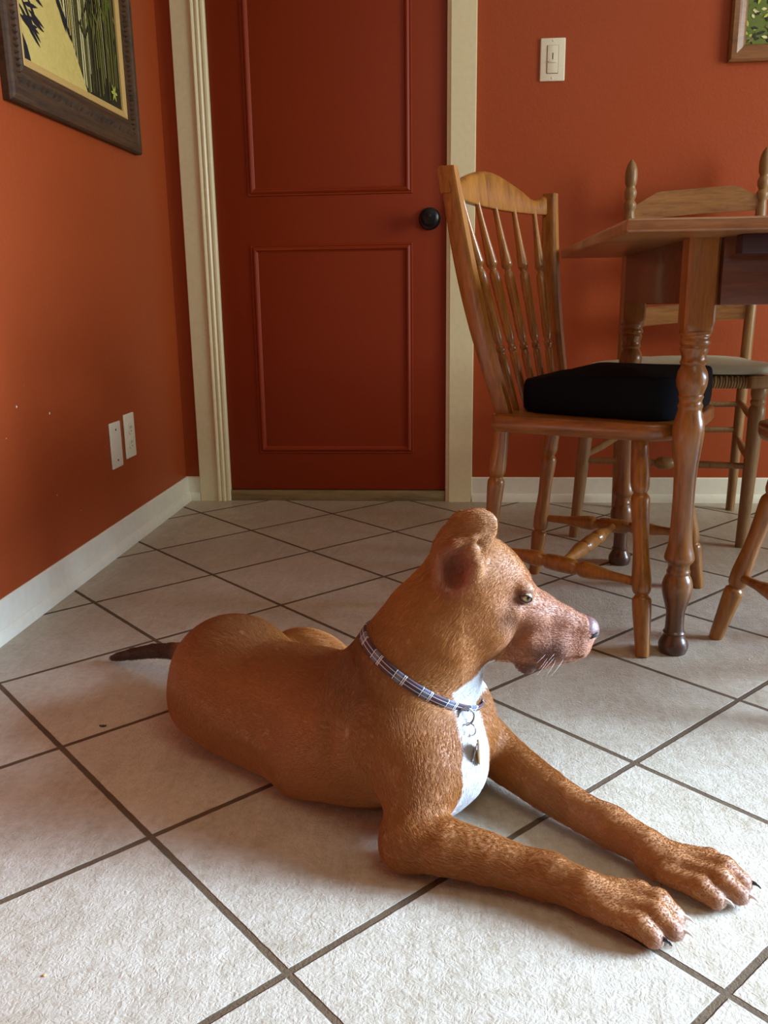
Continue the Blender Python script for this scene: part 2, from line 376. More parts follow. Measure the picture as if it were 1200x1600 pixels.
def left_plate(name, label, cat, y, z, kind):
    t = thing(name, label, cat, (XL, y, z))
    b = bmesh.new(); box(b, 0, 0.006, -0.038, 0.038, -0.0630, 0.0630, 0.003, 3); link('wall_plate', b, PLATE, t)
    if kind == 'blank':
        for zz in (-0.042, 0.042):
            b = bmesh.new(); lathe(b, [(0, .0032), (.7, .0032), (1, .002)], (0.0055, 0, zz), (0.0073, 0, zz), 12); link('screw', b, SLOT, t)
    else:
        for zz in (-0.021, 0.021):
            b = bmesh.new()
            prism(b, [(0.017 * max(-.82, min(.82, math.cos(a_))) / .82, 0.0165 * math.sin(a_)) for a_ in [2 * PI * k / 28 for k in range(28)]], 0, 0.0035)
            moved(b, Matrix.Translation((0.0055, 0, zz)) @ Matrix(((0, 0, 1, 0), (1, 0, 0, 0), (0, 1, 0, 0), (0, 0, 0, 1))))
            rr = link('receptacle', b, PLATE, t)
            for yy, hh in ((-0.006, 0.0045), (0.006, 0.0035)):
                b = bmesh.new(); box(b, 0.0086, 0.0094, yy - 0.001, yy + 0.001, zz + 0.003 - hh, zz + 0.003 + hh); link('socket_slot', b, SLOT, rr)
            b = bmesh.new(); lathe(b, [(0, .0022), (1, .0022)], (0.0086, 0, zz - 0.008), (0.0094, 0, zz - 0.008), 10); link('socket_slot', b, SLOT, rr)
        b = bmesh.new(); lathe(b, [(0, .003), (.7, .003), (1, .002)], (0.0055, 0, 0), (0.0073, 0, 0), 12); link('screw', b, PLATE, t)
    return t
left_plate('blank_wall_plate', 'cream blank wall plate with two screws, the nearer plate on the left wall', 'wall plate', 2.272, 0.2935, 'blank')
left_plate('power_outlet', 'cream double power outlet beside the blank plate on the left wall', 'power outlet', 2.378, 0.3040, 'outlet')

# ---------------------------------------------------------------- paintings
def flat_poly(bm, pts, d, mi, T):
    vs = [bm.verts.new(T(s, t, d)) for s, t in pts]
    try: bm.faces.new(vs).material_index = mi
    except ValueError: pass
def flat(name, col, rough=0.5):
    m = NT(name); v = m.tex((1, 1, 1)); q = m.noise(v, 60, 5, 0.7, 0.8)
    c = m.mix(q, tuple(x * 0.72 for x in col[:3]) + (1,), tuple(min(1, x * 1.25) for x in col[:3]) + (1,))
    m.set(Base_Color=c, Roughness=rough); m.bump(q, 0.4, 0.001); return m.m
PT = [flat('paint_' + n, c) for n, c in (('dark_green', rgb(34, 40, 24)), ('path_yellow', rgb(214, 192, 112)), ('stalk_cream', rgb(226, 216, 160)),
      ('leaf_green', rgb(96, 112, 36)), ('shadow_navy', rgb(24, 30, 40)), ('bright_leaf', rgb(182, 190, 82)), ('olive', rgb(120, 116, 60)))]

PF = [(0.0, 0.0), (0.0, 0.015), (0.004, 0.021), (0.012, 0.0235), (0.022, 0.022), (0.028, 0.017), (0.036, 0.0145), (0.066, 0.0130), (0.073, 0.0160), (0.080, 0.0150), (0.083, 0.010), (0.083, 0.0)]
def frame_mesh(w, h, prof, T):
    bm = bmesh.new()
    fr = [((0, 0), (1, 1)), ((w, 0), (-1, 1)), ((w, h), (-1, -1)), ((0, h), (1, -1)), ((0, 0), (1, 1))]
    rings = []
    for (s, t), (ds, dt) in fr: rings.append([bm.verts.new(T(s + ds * a, t + dt * a, bb)) for a, bb in prof])
    n = len(prof)
    for r, q in zip(rings[:-1], rings[1:]):
        for k in range(n): bm.faces.new((r[k], r[(k + 1) % n], q[(k + 1) % n], q[k]))
    return bm
# left painting: bamboo grove and path
PW, PH = 0.772, 0.90
p1 = thing('framed_painting', 'bamboo path painting in a dark carved wooden frame on the left wall', 'painting', (XL, 1.845, 1.078))
p1.rotation_euler = (math.radians(0.9), 0, 0)
TL = lambda s, t, d: Vector((d, s, t))
b = frame_mesh(PW, PH, PF, TL)
fr1 = link('picture_frame', b, FRAMEW, p1, auto=25)
b = bmesh.new()      # carved leaf band along the flat of the frame
def bead(bm, s, t, ang, L=0.011, Wd=0.004):
    pts = [TL(s + math.cos(ang) * L * math.cos(a_) - math.sin(ang) * Wd * math.sin(a_), t + math.sin(ang) * L * math.cos(a_) + math.cos(ang) * Wd * math.sin(a_), 0.0132) for a_ in [2 * PI * k / 8 for k in range(8)]]
    vs = [bm.verts.new(p) for p in pts]; c = bm.verts.new(TL(s, t, 0.0235))
    for k in range(8): bm.faces.new((vs[k], vs[(k + 1) % 8], c))
s_ = 0.05
while s_ < PW - 0.05:
    bead(b, s_, 0.051, PI / 2 + 0.5 * math.sin(s_ * 300), 0.012 + 0.002 * math.sin(s_ * 170), 0.0046); s_ += 0.0125
t_ = 0.05
while t_ < PH - 0.05:
    for ss in (0.051, PW - 0.051): bead(b, ss, t_, 0.3 * math.sin(t_ * 210), 0.009, 0.0036)
    t_ += 0.0125
link('frame_carving', b, FRAMEW, p1)
LP_ = [(0.0, 0.0), (0.0, 0.0140), (0.003, 0.0150), (0.014, 0.0110), (0.018, 0.0095), (0.019, 0.0)]
b = frame_mesh(PW - 0.164, PH - 0.164, LP_, lambda s, t, d: TL(s + 0.082, t + 0.082, d))
lin = link('frame_liner', b, LINER, p1, auto=25); lin['label'] = 'pale gold inner liner'
b = bmesh.new()
CW, CH = PW - 0.192, PH - 0.192
TC = lambda s, t, d: TL(0.096 + s * CW, 0.096 + t * CH, 0.005 + d)
flat_poly(b, [(0, 0), (1, 0), (1, 1), (0, 1)], 0, 0, TC)
flat_poly(b, [(0.0, 0.0), (0.60, 0.0), (0.50, 0.11), (0.36, 0.30), (0.22, 0.44), (0.10, 0.50), (0.0, 0.52)], 0.0005, 1, TC)
flat_poly(b, [(0.0, 0.0), (0.075, 0.0), (0.05, 0.05), (0.0, 0.10)], 0.0010, 4, TC)
rnd = random.Random(3)
for i in range(64):          # bamboo stalks
    s0 = 0.18 + 0.78 * i / 64 + rnd.uniform(-.006, .006); tb = max(0.0, 0.44 - (s0 - 0.2) * 1.15) + rnd.uniform(0, .03) if s0 < 0.62 else rnd.uniform(0.0, 0.12)
    w0 = rnd.uniform(.0040, .0090); ln = rnd.uniform(-0.02, 0.02)
    flat_poly(b, [(s0, tb), (s0 + w0, tb), (s0 + w0 + ln, 1.0), (s0 + ln, 1.0)], 0.0009 + 0.00001 * i, rnd.choice([2, 2, 2, 1, 6, 2]) if s0 < .66 else rnd.choice([6, 3, 0, 2, 6]), TC)
def leaf(s, t, ang, L, w, mi, d):
    ca, sa = math.cos(ang), math.sin(ang); P = [(0, 0), (0.35, 0.5), (0.7, 0.4), (1, 0), (0.7, -0.4), (0.35, -0.5)]
    flat_poly(b, [(s + (px * L * ca - py * w * sa), t + (px * L * sa + py * w * ca) * CW / CH) for px, py in P], d, mi, TC)
for i in range(40):          # dark leaf shadows over the path
    leaf(0.02 + rnd.uniform(-.02, .10), 0.22 + rnd.uniform(-0.12, .16), rnd.uniform(-0.9, 0.2), rnd.uniform(.07, .14), .016, 4, 0.0016 + i * 1e-5)
for i in range(16):
    leaf(0.08 + i * 0.02 + rnd.uniform(-.02, .02), 0.52 - i * 0.02 + rnd.uniform(-.02, .03), rnd.uniform(-1.3, -.5), rnd.uniform(.08, .15), .02, 4, 0.0018 + i * 1e-5)
for i in range(150):         # foliage top right
    s0, t0 = rnd.uniform(.5, .97), rnd.uniform(.22, 1.0)
    leaf(s0, t0, rnd.uniform(-2.2, -.6), rnd.uniform(.04, .09), .014, rnd.choice([3, 5, 3, 6, 0]) if t0 > .45 else rnd.choice([3, 0, 0, 6]), 0.0020 + i * 5e-6)
for a_ in range(6): leaf(0.90, 0.055, a_ * PI / 3, .04, .014, 5, 0.003)
link('canvas', b, PT, p1, smooth=False)

# right painting: green foliage in a plain brown frame
PW2, PH2 = 0.50, 0.60
p2 = thing('framed_painting', 'green foliage painting in a plain brown frame on the back wall', 'painting', (0.8225, YB, 1.348))
TR = lambda s, t, d: Vector((s, -d, t))
P2F = [(0.0, 0.0), (0.0, 0.018), (0.006, 0.024), (0.020, 0.026), (0.028, 0.022), (0.036, 0.020), (0.044, 0.014), (0.047, 0.010), (0.047, 0.0)]
link('picture_frame', frame_mesh(PW2, PH2, P2F, TR), FRAME2, p2, auto=25)
b = bmesh.new(); TC2 = lambda s, t, d: TR(0.045 + s * (PW2 - 0.09), 0.045 + t * (PH2 - 0.09), 0.006 + d)
flat_poly(b, [(0, 0), (1, 0), (1, 1), (0, 1)], 0, 3, TC2)
_TC = TC; TC = TC2; CW, CH = PW2 - .09, PH2 - .09
for i in range(900):
    leaf(rnd.uniform(0.01, .95), rnd.uniform(0.02, .97), rnd.uniform(-PI, PI), rnd.uniform(.03, .07), .020, rnd.choice([0, 0, 3, 5, 6, 0, 2, 5]), 0.0005 + i * 3e-6)
link('canvas', b, PT, p2, smooth=False)
TC = _TC

# ---------------------------------------------------------------- dining table
tb = thing('dining_table', 'worn wooden dining table with thick turned legs against the right edge', 'table', (0, 0, 0))
TX0, TX1, TY0, TY1, TZ = 0.272, 1.75, 1.418, 2.235, 0.785
b = bmesh.new(); box(b, TX0, TX1, TY0, TY1, TZ - 0.021, TZ, 0.004, 3); link('tabletop', b, TABLETOP, tb)
b = bmesh.new()
box(b, 0.463, 1.557, 1.556, 1.576, 0.652, 0.764, 0.001); link('apron', b, APRON, tb)
b = bmesh.new(); box(b, 0.463, 1.557, 2.178, 2.198, 0.652, 0.764, 0.001); link('apron', b, APRON, tb)
for xx in (0.404, 1.586):
    b = bmesh.new(); box(b, xx + 0.010, xx + 0.030, 1.613, 2.142, 0.655, 0.764, 0.001); link('apron', b, APRON, tb)
b = bmesh.new(); box(b, 0.47, 1.40, 1.485, 1.52, 0.733, 0.764, 0.002); link('leaf_runner', b, DARKW, tb)
LEGP = [(0.6068, 0.0294), (0.6035, 0.026), (0.6001, 0.026), (0.5979, 0.0243), (0.5946, 0.0244), (0.5913, 0.0261), (0.5857, 0.0261), (0.5823, 0.0227), (0.5779, 0.025), (0.5723, 0.0239), (0.5644, 0.0211), (0.5566, 0.0216), (0.5532, 0.0234), (0.5498, 0.0217), (0.5476, 0.02), (0.5374, 0.0251), (0.5238, 0.0275), (0.5102, 0.0258), (0.4987, 0.0218), (0.4953, 0.0207), (0.4919, 0.0224), (0.4873, 0.0202), (0.4804, 0.0202), (0.4758, 0.0225), (0.4711, 0.0208), (0.4631, 0.022), (0.448, 0.0261), (0.4282, 0.0279), (0.3988, 0.0251), (0.3632, 0.0211), (0.3212, 0.0195), (0.2787, 0.0196), (0.2356, 0.0203), (0.2107, 0.0228), (0.1945, 0.0271), (0.1869, 0.0271), (0.1819, 0.0241), (0.1769, 0.0199), (0.168, 0.0199), (0.163, 0.0218), (0.1579, 0.0206), (0.1516, 0.0242), (0.1388, 0.0279), (0.1261, 0.0279), (0.1094, 0.0244), (0.0836, 0.0177), (0.0641, 0.0172), (0.0459, 0.0178), (0.0419, 0.0209), (0.038, 0.0191), (0.0314, 0.0216), (0.0209, 0.0271), (0.0117, 0.0278), (0.0011, 0.0247), (0.0, 0.023)]
for lx, ly in ((0.4335, 1.587), (0.4410, 2.168), (1.59, 1.587), (1.59, 2.168)):
    b = bmesh.new()
    pf = [(z, r) for z, r in LEGP[::-1]]
    lathe(b, smooth_prof([(z / 0.6068, r) for z, r in pf], 2), (0, 0, 0), (0, 0, 0.6068), 40)
    # square block rounded into the turning
    r4 = []
    for z, hw, rd in ((0.600, 0.0245, 1.0), (0.604, 0.0262, .75), (0.610, 0.0268, .45), (0.617, 0.0268, .2), (0.624, 0.0268, .1), (0.764, 0.0268, .1)):
        ring = []
        for k in range(32):
            a_ = 2 * PI * (k + .5) / 32; c, s = math.cos(a_), math.sin(a_); q = 1 / max(abs(c), abs(s)); q = 1 * rd + min(q, 1.32) * (1 - rd)
            ring.append(b.verts.new((c * hw * q, s * hw * q, z)))
        r4.append(ring)
    for a1, a2 in zip(r4[:-1], r4[1:]):
        for k in range(32): b.faces.new((a1[k], a1[(k + 1) % 32], a2[(k + 1) % 32], a2[k]))
    b.faces.new(r4[0][::-1]); b.faces.new(r4[-1])
    o = link('leg', b, TABLEW, tb, auto=35); o.location = (lx, ly, 0)

# ---------------------------------------------------------------- spindle-back side chairs
ZS = 0.44
LP = [(0, .0125), (.02, .0135), (.15, .0165), (.24, .0185), (.262, .0175), (.272, .0135), (.278, .0125), (.286, .0155), (.30, .0175), (.35, .0185), (.42, .0165), (.50, .0150), (.60, .0160), (.68, .0180), (.715, .0178), (.728, .0150), (.738, .0125), (.748, .0150), (.765, .0172), (.80, .0180), (.90, .0170), (1.0, .0155)]
LEGXY = [('f', -1), ('f', 1), ('r', -1), ('r', 1)]
FOOT = {'f': (.161, .237), 'r': (-.215, .149)}; TOP = {'f': (.106, .143), 'r': (-.177, .154)}
def leg_line(w, s):
    f, t = FOOT[w], TOP[w]
    return Vector((f[0], f[1] * s, 0)), Vector((t[0], t[1] * s, ZS - 0.030))
def on_leg(w, s, z): a_, c_ = leg_line(w, s); return a_ + (c_ - a_) * (z / c_.z)
def spindle_chair(label):
    t = thing('dining_chair', label, 'chair')
    # seat plank, wider towards the back, rounded corners
    b = bmesh.new()
    half = [(-.192, .0), (-.192, .12), (-.190, .175), (-.182, .197), (-.165, .206), (-.10, .207), (0, .205), (.08, .203), (.13, .200), (.158, .190), (.176, .170), (.186, .140), (.190, .08), (.192, 0)]
    poly = [(x, -y) for x, y in half] + [(x, y) for x, y in half[::-1][1:-1]]
    n = len(poly); rows = []
    for z, sc in ((ZS - .034, .955), (ZS - .030, .985), (ZS - .022, 1.0), (ZS - .008, 1.0), (ZS - .002, .99), (ZS, .97)):
        rows.append([b.verts.new((x * sc, y * sc, z)) for x, y in poly])
    for r1, r2 in zip(rows[:-1], rows[1:]):
        for k in range(n): b.faces.new((r1[k], r1[(k + 1) % n], r2[(k + 1) % n], r2[k]))
    b.faces.new(rows[0][::-1]); b.faces.new(rows[-1])
    link('seat', b, HONEYX, t, auto=50)
    for w, s in LEGXY:
        a_, c_ = leg_line(w, s); b = bmesh.new(); lathe(b, smooth_prof(LP, 2), a_, c_, 26); link('leg', b, HONEY, t)
    # H stretcher
    SP = [(0, .0085), (.18, .0100), (.30, .0160), (.36, .0165), (.385, .0125), (.395, .0120), (.41, .0155), (.50, .0170), (.59, .0155), (.605, .0120), (.615, .0125), (.64, .0165), (.70, .0160), (.82, .0100), (1, .0085)]
    mids = []
    for s in (-1, 1):
        p, q = on_leg('r', s, .145), on_leg('f', s, .135); mids.append((p + q) / 2)
        b = bmesh.new(); lathe(b, smooth_prof(SP, 2), p, q, 20); link('stretcher', b, HONEY, t)
    b = bmesh.new(); lathe(b, smooth_prof(SP, 2), mids[0], mids[1], 20); link('stretcher', b, HONEY, t)
    # back posts: flattened, splayed outwards
    def post_pt(s, z):
        u_ = (z - ZS) / (0.904 - ZS)
        return Vector((-.165 - .082 * u_ - .012 * math.sin(u_ * PI), s * (.170 + .092 * u_), z))
    for s in (-1, 1):
        b = bmesh.new(); zs = [ZS - .004 + (0.915 - ZS) * k / 16 for k in range(17)]
        pts = [post_pt(s, z) for z in zs]
        rings = []
        for i, p in enumerate(pts):
            w_ = .0125 + .002 * math.sin(PI * i / 16); d_ = .0155 + .004 * math.sin(PI * i / 16)
            o_ = []
            for k in range(16):
                a_ = 2 * PI * (k + .5) / 16; c, s2 = math.cos(a_), math.sin(a_); q = min(1 / max(abs(c), abs(s2)), 1.22)
                o_.append(b.verts.new(p + Vector((c * q * d_, s2 * q * w_, 0))))
            rings.append(o_)
        for r1, r2 in zip(rings[:-1], rings[1:]):
            for k in range(16): b.faces.new((r1[k], r1[(k + 1) % 16], r2[(k + 1) % 16], r2[k]))
        b.faces.new(rings[0][::-1]); b.faces.new(rings[-1])
        link('back_post', b, HONEY, t, auto=50)
    # crest rail: serpentine top, arched lower edge, bowed to the back
    b = bmesh.new(); N = 40; rows = []
    for i in range(N + 1):
        v_ = -1 + 2 * i / N; y = v_ * .272; av = abs(v_)
        top = .903 + .010 * max(0, (av - .84) / .16) - .014 * math.exp(-((av - .72) / .17) ** 2) + .030 * math.exp(-(v_ / .46) ** 2)
        bot = .863 - .006 * (1 - v_ * v_)
        xb = -.252 - .028 * (1 - v_ * v_)
        th = .0105
        lean = -.16
        sec = []
        for (dx, zz) in ((-th, bot + .003), (-th + .002, bot), (th - .002, bot), (th, bot + .003), (th, top - .006), (th - .004, top - .001), (0, top + .001), (-th + .004, top - .001), (-th, top - .006)):
            sec.append(b.verts.new((xb + dx + lean * (zz - .88), y, zz)))
        rows.append(sec)
    for r1, r2 in zip(rows[:-1], rows[1:]):
        for k in range(9): b.faces.new((r1[k], r1[(k + 1) % 9], r2[(k + 1) % 9], r2[k]))
    b.faces.new(rows[0][::-1]); b.faces.new(rows[-1])
    link('crest_rail', b, HONEY, t, auto=50)
    BP = [(0, .0062), (.12, .0078), (.265, .0090), (.285, .0065), (.295, .0090), (.312, .0092), (.325, .0065), (.335, .0080), (.37, .0104), (.48, .0100), (.60, .0112), (.662, .0104), (.677, .0070), (.690, .0080), (.702, .0120), (.722, .0114), (.80, .0088), (.90, .0066), (1, .0056)]
    for i in range(5):
        v_ = (i - 2) / 2.0
        p = Vector((-.163, v_ * .108, ZS - .004)); q = Vector((-.248 - .025 * (1 - (v_ * .76) ** 2), v_ * .190, .866))
        b = bmesh.new(); lathe(b, smooth_prof(BP, 2), p, q, 16); link('back_spindle', b, HONEY, t)
    return t
ch1 = spindle_chair('honey maple spindle-back chair with a black cushion, left end of the table')
ch1.location = (0.337, 1.846, 0); ch1.rotation_euler = (0, 0, -0.4786)
ch3 = ch1.copy(); COL.objects.link(ch3)
for c in list(ch1.children):
    d = c.copy(); COL.objects.link(d); d.parent = ch3
ch3.location = (0.784, 1.519, 0); ch3.rotation_euler = (0, 0, 1.65)
ch3['label'] = 'honey maple chair at the right edge, only a splayed leg and seat edge visible'

def soft_pad(name, half, z0, z1, mat, parent=None, puff=0.0, seed=0, rnd_=0.5, sag=None):
    """closed cushion from an outline; soft rounded edges and a slightly uneven top"""
    b = bmesh.new(); n = len(half); lv = 9; rows = []
    cx = sum(p[0] for p in half) / n; cy = sum(p[1] for p in half) / n
    for i in range(lv):
        a_ = PI * i / (lv - 1); z = z0 + (z1 - z0) * (1 - math.cos(a_)) / 2; sc = 1 - 0.10 * rnd_ * (1 - math.sin(a_) ** .6)
        rows.append([b.verts.new((cx + (x - cx) * sc, cy + (y - cy) * sc, z)) for x, y in half])
    for r1, r2 in zip(rows[:-1], rows[1:]):
        for k in range(n): b.faces.new((r1[k], r1[(k + 1) % n], r2[(k + 1) % n], r2[k]))
    for side, base in ((rows[0], z0), (rows[-1], z1)):
        prev = side
        for sc in (.75, .5, .25):
            cur = [b.verts.new((cx + (v.co.x - cx) * sc, cy + (v.co.y - cy) * sc, base + (puff * (1 - sc) if base == z1 else 0))) for v in side]
            for k in range(n): b.faces.new((prev[k], prev[(k + 1) % n], cur[(k + 1) % n], cur[k]))
            prev = cur
        b.faces.new(prev)
    for v in b.verts:
        if sag: v.co.z = z0 + (v.co.z - z0) * sag(v.co.x, v.co.y)
        if v.co.z > z0 + .01: v.co.z += 0.006 * noise.noise(v.co * 9 + Vector((seed, 0, 0)))
    o = link(name, b, mat, parent, auto=80)
    sb = o.modifiers.new('s', 'SUBSURF'); sb.levels = 1; sb.render_levels = 2
    return o
def rrect(x0, x1, y0, y1, r, n=6, bulge=0.0):
    out = []
    for cx, cy, a0 in ((x1 - r, y1 - r, 0), (x0 + r, y1 - r, PI / 2), (x0 + r, y0 + r, PI), (x1 - r, y0 + r, 1.5 * PI)):
        for k in range(n + 1): a_ = a0 + PI / 2 * k / n; out.append((cx + r * math.cos(a_), cy + r * math.sin(a_)))
    return out
cu = thing('seat_cushion', 'thick black fabric cushion on the seat of the spindle-back chair', 'cushion', (0.337, 1.846, ZS + 0.0005), -0.4786)
pad = soft_pad('cushion_pad', [(x_, y_ * (1 - .20 * max(0, min(1, (.0 - x_) / .14)))) for x_, y_ in rrect(-.153, .182, -.178, .178, .06)], 0, .084, BLACKF, cu, .012, 2, sag=lambda x, y: 1 - .17 * max(0, min(1, (-.070 - x) / .03)))

# ---------------------------------------------------------------- ladder-back rush chair behind the table
lb = thing('dining_chair', 'weathered ladder-back chair with rush seat behind the table against the wall', 'chair')
def V3(*a): return Vector(a)
FL, FR = V3(.362, 2.43, 0), V3(.800, 2.335, 0)
RL, RR = V3(.548, 2.80, 0), V3(.905, 2.77, 0)
PLT, PRT = V3(.541, 2.79, 1.07), V3(.930, 2.785, 1.095)
FLT, FRT = V3(.392, 2.425, .452), V3(.812, 2.33, .452)
postp = [(0, .0135), (.35, .0165), (.42, .0165), (.78, .0160), (.845, .0155), (.862, .0135), (.872, .0175), (.884, .0185), (.892, .0130), (.900, .0165), (.915, .0185), (.928, .0130), (.935, .0165), (.955, .0185), (.975, .0165), (.990, .0110), (1, .003)]
for p, q in ((RL, PLT), (RR, PRT)):
    b = bmesh.new(); lathe(b, smooth_prof(postp, 2), p, q, 24); link('back_post', b, OAK, lb)
fp = [(0, .0150), (.3, .0165), (.55, .0185), (.72, .0200), (.84, .0210), (.86, .0165), (.872, .0190), (.885, .0195), (.895, .0165), (.92, .0205), (.96, .0195), (1, .0150)]
for p, q in ((FL, FLT), (FR, FRT)):
    b = bmesh.new(); lathe(b, smooth_prof(fp, 2), p, q, 24); link('leg', b, OAK, lb)
def lerp(p, q, t): return p + (q - p) * t
for z0, z1, shp in ((0.908, 0.985, 1), (0.590, 0.648, 0), (0.76, 0.82, 0)):
    b = bmesh.new(); N = 20; rows = []
    for i in range(N + 1):
        u_ = i / N; p = lerp(lerp(RL, PLT, z0 / 1.08), lerp(RR, PRT, z0 / 1.08), u_); yb = p.y + .012 * math.sin(PI * u_)
        av = abs(2 * u_ - 1)
        top = z1 - (0.034 * max(0, min(1, (av - .58) / .34)) if shp else .012 * max(0, (av - .75) / .25)); zb = z0 + .004 * (1 - av)
        dz = (u_ - .5) * .024
        rows.append([b.verts.new((p.x, yb + d_, z + dz)) for d_, z in ((-.006, zb), (.006, zb), (.006, top), (-.006, top))])
    for r1, r2 in zip(rows[:-1], rows[1:]):
        for k in range(4): b.faces.new((r1[k], r1[(k + 1) % 4], r2[(k + 1) % 4], r2[k]))
    b.faces.new(rows[0][::-1]); b.faces.new(rows[-1]); link('back_slat', b, OAKX, lb)
RP = [(0, .0080), (.3, .0100), (.5, .0115), (.7, .0100), (1, .0080)]
RPK = [(0, .0080), (.3, .0100), (.42, .0110), (.44, .0080), (.46, .0150), (.50, .0190), (.54, .0150), (.56, .0080), (.58, .0110), (.7, .0100), (1, .0080)]
for (p0, p1, q0, q1, z, pf) in ((FL, FLT, FR, FRT, .225, RPK), (RL, PLT, RR, PRT, .34, RP), (RL, PLT, RR, PRT, .26, RP),
                               (FL, FLT, RL, PLT, .235, RP), (FR, FRT, RR, PRT, .235, RP), (FL, FLT, RL, PLT, .345, RP), (FR, FRT, RR, PRT, .345, RP)):
    a_ = lerp(p0, p1, z / p1.z); c_ = lerp(q0, q1, z / q1.z)
    b = bmesh.new(); lathe(b, smooth_prof(pf, 2), a_, c_, 16); link('rung', b, OAK, lb)
# rush seat: woven slab with wrapped edges
b = bmesh.new()
q4 = [V3(.385, 2.412, 0), V3(.822, 2.315, 0), V3(.915, 2.765, 0), V3(.535, 2.785, 0)]
def seat_pt(u_, v_): return lerp(lerp(q4[0], q4[1], u_), lerp(q4[3], q4[2], u_), v_)
N = 60; rows = []
for i in range(N + 1):
    u_ = .05 + .90 * i / N; row = []
    wob = .0018 * (1 if i % 2 else -1)
    for v_, z in ((.02, .432), (0, .440 - 0), (-.008, .450), (0, .462 + wob), (.04, .466 + wob), (.5, .458), (.96, .464), (1, .455), (1, .440), (.5, .436)):
        p = seat_pt(u_, v_); row.append(b.verts.new((p.x, p.y - (wob if v_ < .02 else 0), z)))
    rows.append(row)
for r1, r2 in zip(rows[:-1], rows[1:]):
    for k in range(10): b.faces.new((r1[k], r1[(k + 1) % 10], r2[(k + 1) % 10], r2[k]))
b.faces.new(rows[0][::-1]); b.faces.new(rows[-1])
o = link('rush_seat', b, RUSH, lb, auto=80); o['label'] = 'woven tan rush seat'
for p in (FLT, FRT):
    b = bmesh.new(); box(b, p.x - .036, p.x + .022, p.y - .032, p.y + .022, .434, .467, .008, 3); link('corner_block', b, OAK, lb)
sc_ = thing('seat_cushion', 'thin pale sage cushion on the rush seat of the ladder-back chair', 'cushion', (0, 0, .4685))
outl = [(.378, 2.405), (.45, 2.388), (.60, 2.352), (.74, 2.322), (.812, 2.310), (.842, 2.325), (.858, 2.40), (.868, 2.60), (.872, 2.70), (.855, 2.735), (.72, 2.752), (.595, 2.755), (.565, 2.74), (.50, 2.62), (.42, 2.50), (.380, 2.43)]
# denser outline
oo = []
for i in range(len(outl)):
    p, q = outl[i], outl[(i + 1) % len(outl)]
    for k in range(3): oo.append((p[0] + (q[0] - p[0]) * k / 3, p[1] + (q[1] - p[1]) * k / 3))
soft_pad('cushion_pad', oo, 0.0, .026, SAGE, sc_, .014, 5, .6)

# ---------------------------------------------------------------- the dog
# body as one implicit surface: tapered limbs and rounded masses blended together, then meshed
def rotm(rx, ry, rz): return np.array((Matrix.Rotation(rz, 3, 'Z') @ Matrix.Rotation(ry, 3, 'Y') @ Matrix.Rotation(rx, 3, 'X')))
PR = []
def cap(a, b_, ra, rb, k=.02, op='u'): PR.append(('c', np.array(a, float), np.array(b_, float), ra, rb, k, op))
def ell(c, r, rot=(0, 0, 0), k=.02, op='u'): PR.append(('e', np.array(c, float), np.array(r, float), rotm(*[math.radians(q) for q in rot]), None, k, op))
def chain(pts, k=.02, op='u', grow=0.0): PR.append(('h', [np.array(p[:3], float) for p in pts], [p[3] + grow for p in pts], None, None, k, op))
def pdist(pr, P):
    if pr[0] == 'h':
        d = None
        for a, c, ra, rb in zip(pr[1][:-1], pr[1][1:], pr[2][:-1], pr[2][1:]):
            e = pdist(('c', a, c, ra, rb, 0, 'u'), P); d = e if d is None else combine(d, e, .003, 'u')
        return d
    if pr[0] == 'c':
        _, a, c, ra, rb, k, op = pr; ab = c - a; t = np.clip(((P - a) @ ab) / (ab @ ab), 0, 1)
        return np.linalg.norm(P - a - t[..., None] * ab, axis=-1) - (ra + (rb - ra) * t)
    _, c, r, R, _n, k, op = pr; q = (P - c) @ R; k0 = np.linalg.norm(q / r, axis=-1); k1 = np.linalg.norm(q / (r * r), axis=-1)
    return k0 * (k0 - 1) / np.maximum(k1, 1e-9)
def combine(f, d, k, op):
    if op == 'u':
        h = np.clip(0.5 + 0.5 * (f - d) / k, 0, 1); return f * (1 - h) + d * h - k * h * (1 - h)
    h = np.clip(0.5 - 0.5 * (f + d) / k, 0, 1); return f * (1 - h) - d * h + k * h * (1 - h)

# --- torso
chain([(-.345, 1.250, .090, .078), (-.275, 1.195, .086, .074), (-.19, 1.140, .088, .082), (-.105, 1.080, .096, .086), (-.048, 1.045, .098, .078)], .03, 'u', .006)
ell((-.340, 1.255, .080), (.090, .100, .092), (0, 0, -35), .04)          # rump
ell((-.285, 1.160, .058), (.11, .060, .058), (0, 0, -25), .035)            # near thigh, lying under
ell((-.225, 1.330, .070), (.100, .046, .062), (0, 0, -38), .03)           # far thigh
cap((-.19, 1.32, .05), (-.27, 1.43, .025), .030, .020, .03)               # far shank folded behind
cap((-.27, 1.43, .022), (-.185, 1.420, .018), .019, .0165, .02)
ell((-.165, 1.418, .018), (.028, .024, .016), (0, 4, -5), .014)
for q in (-.017, -.006, .006, .017): cap((-.160, 1.418 + q, .020), (-.132, 1.416 + q * 1.25, .013), .0105, .0100, .005)
cap((-.385, 1.218, .052), (-.200, 1.070, .036), .045, .037, .03)
cap((-.200, 1.070, .036), (-.100, 1.050, .040), .037, .038, .03)             # near flank fold on the floor
ell((-.130, 1.080, .086), (.090, .094, .082), (0, 0, -30), .04)            # ribcage
ell((-.008, 1.012, .092), (.052, .072, .072), (0, 0, -32), .035)           # prow of the chest
cap((-.002, 1.000, .080), (-.028, .990, .050), .044, .036, .03)             # brisket
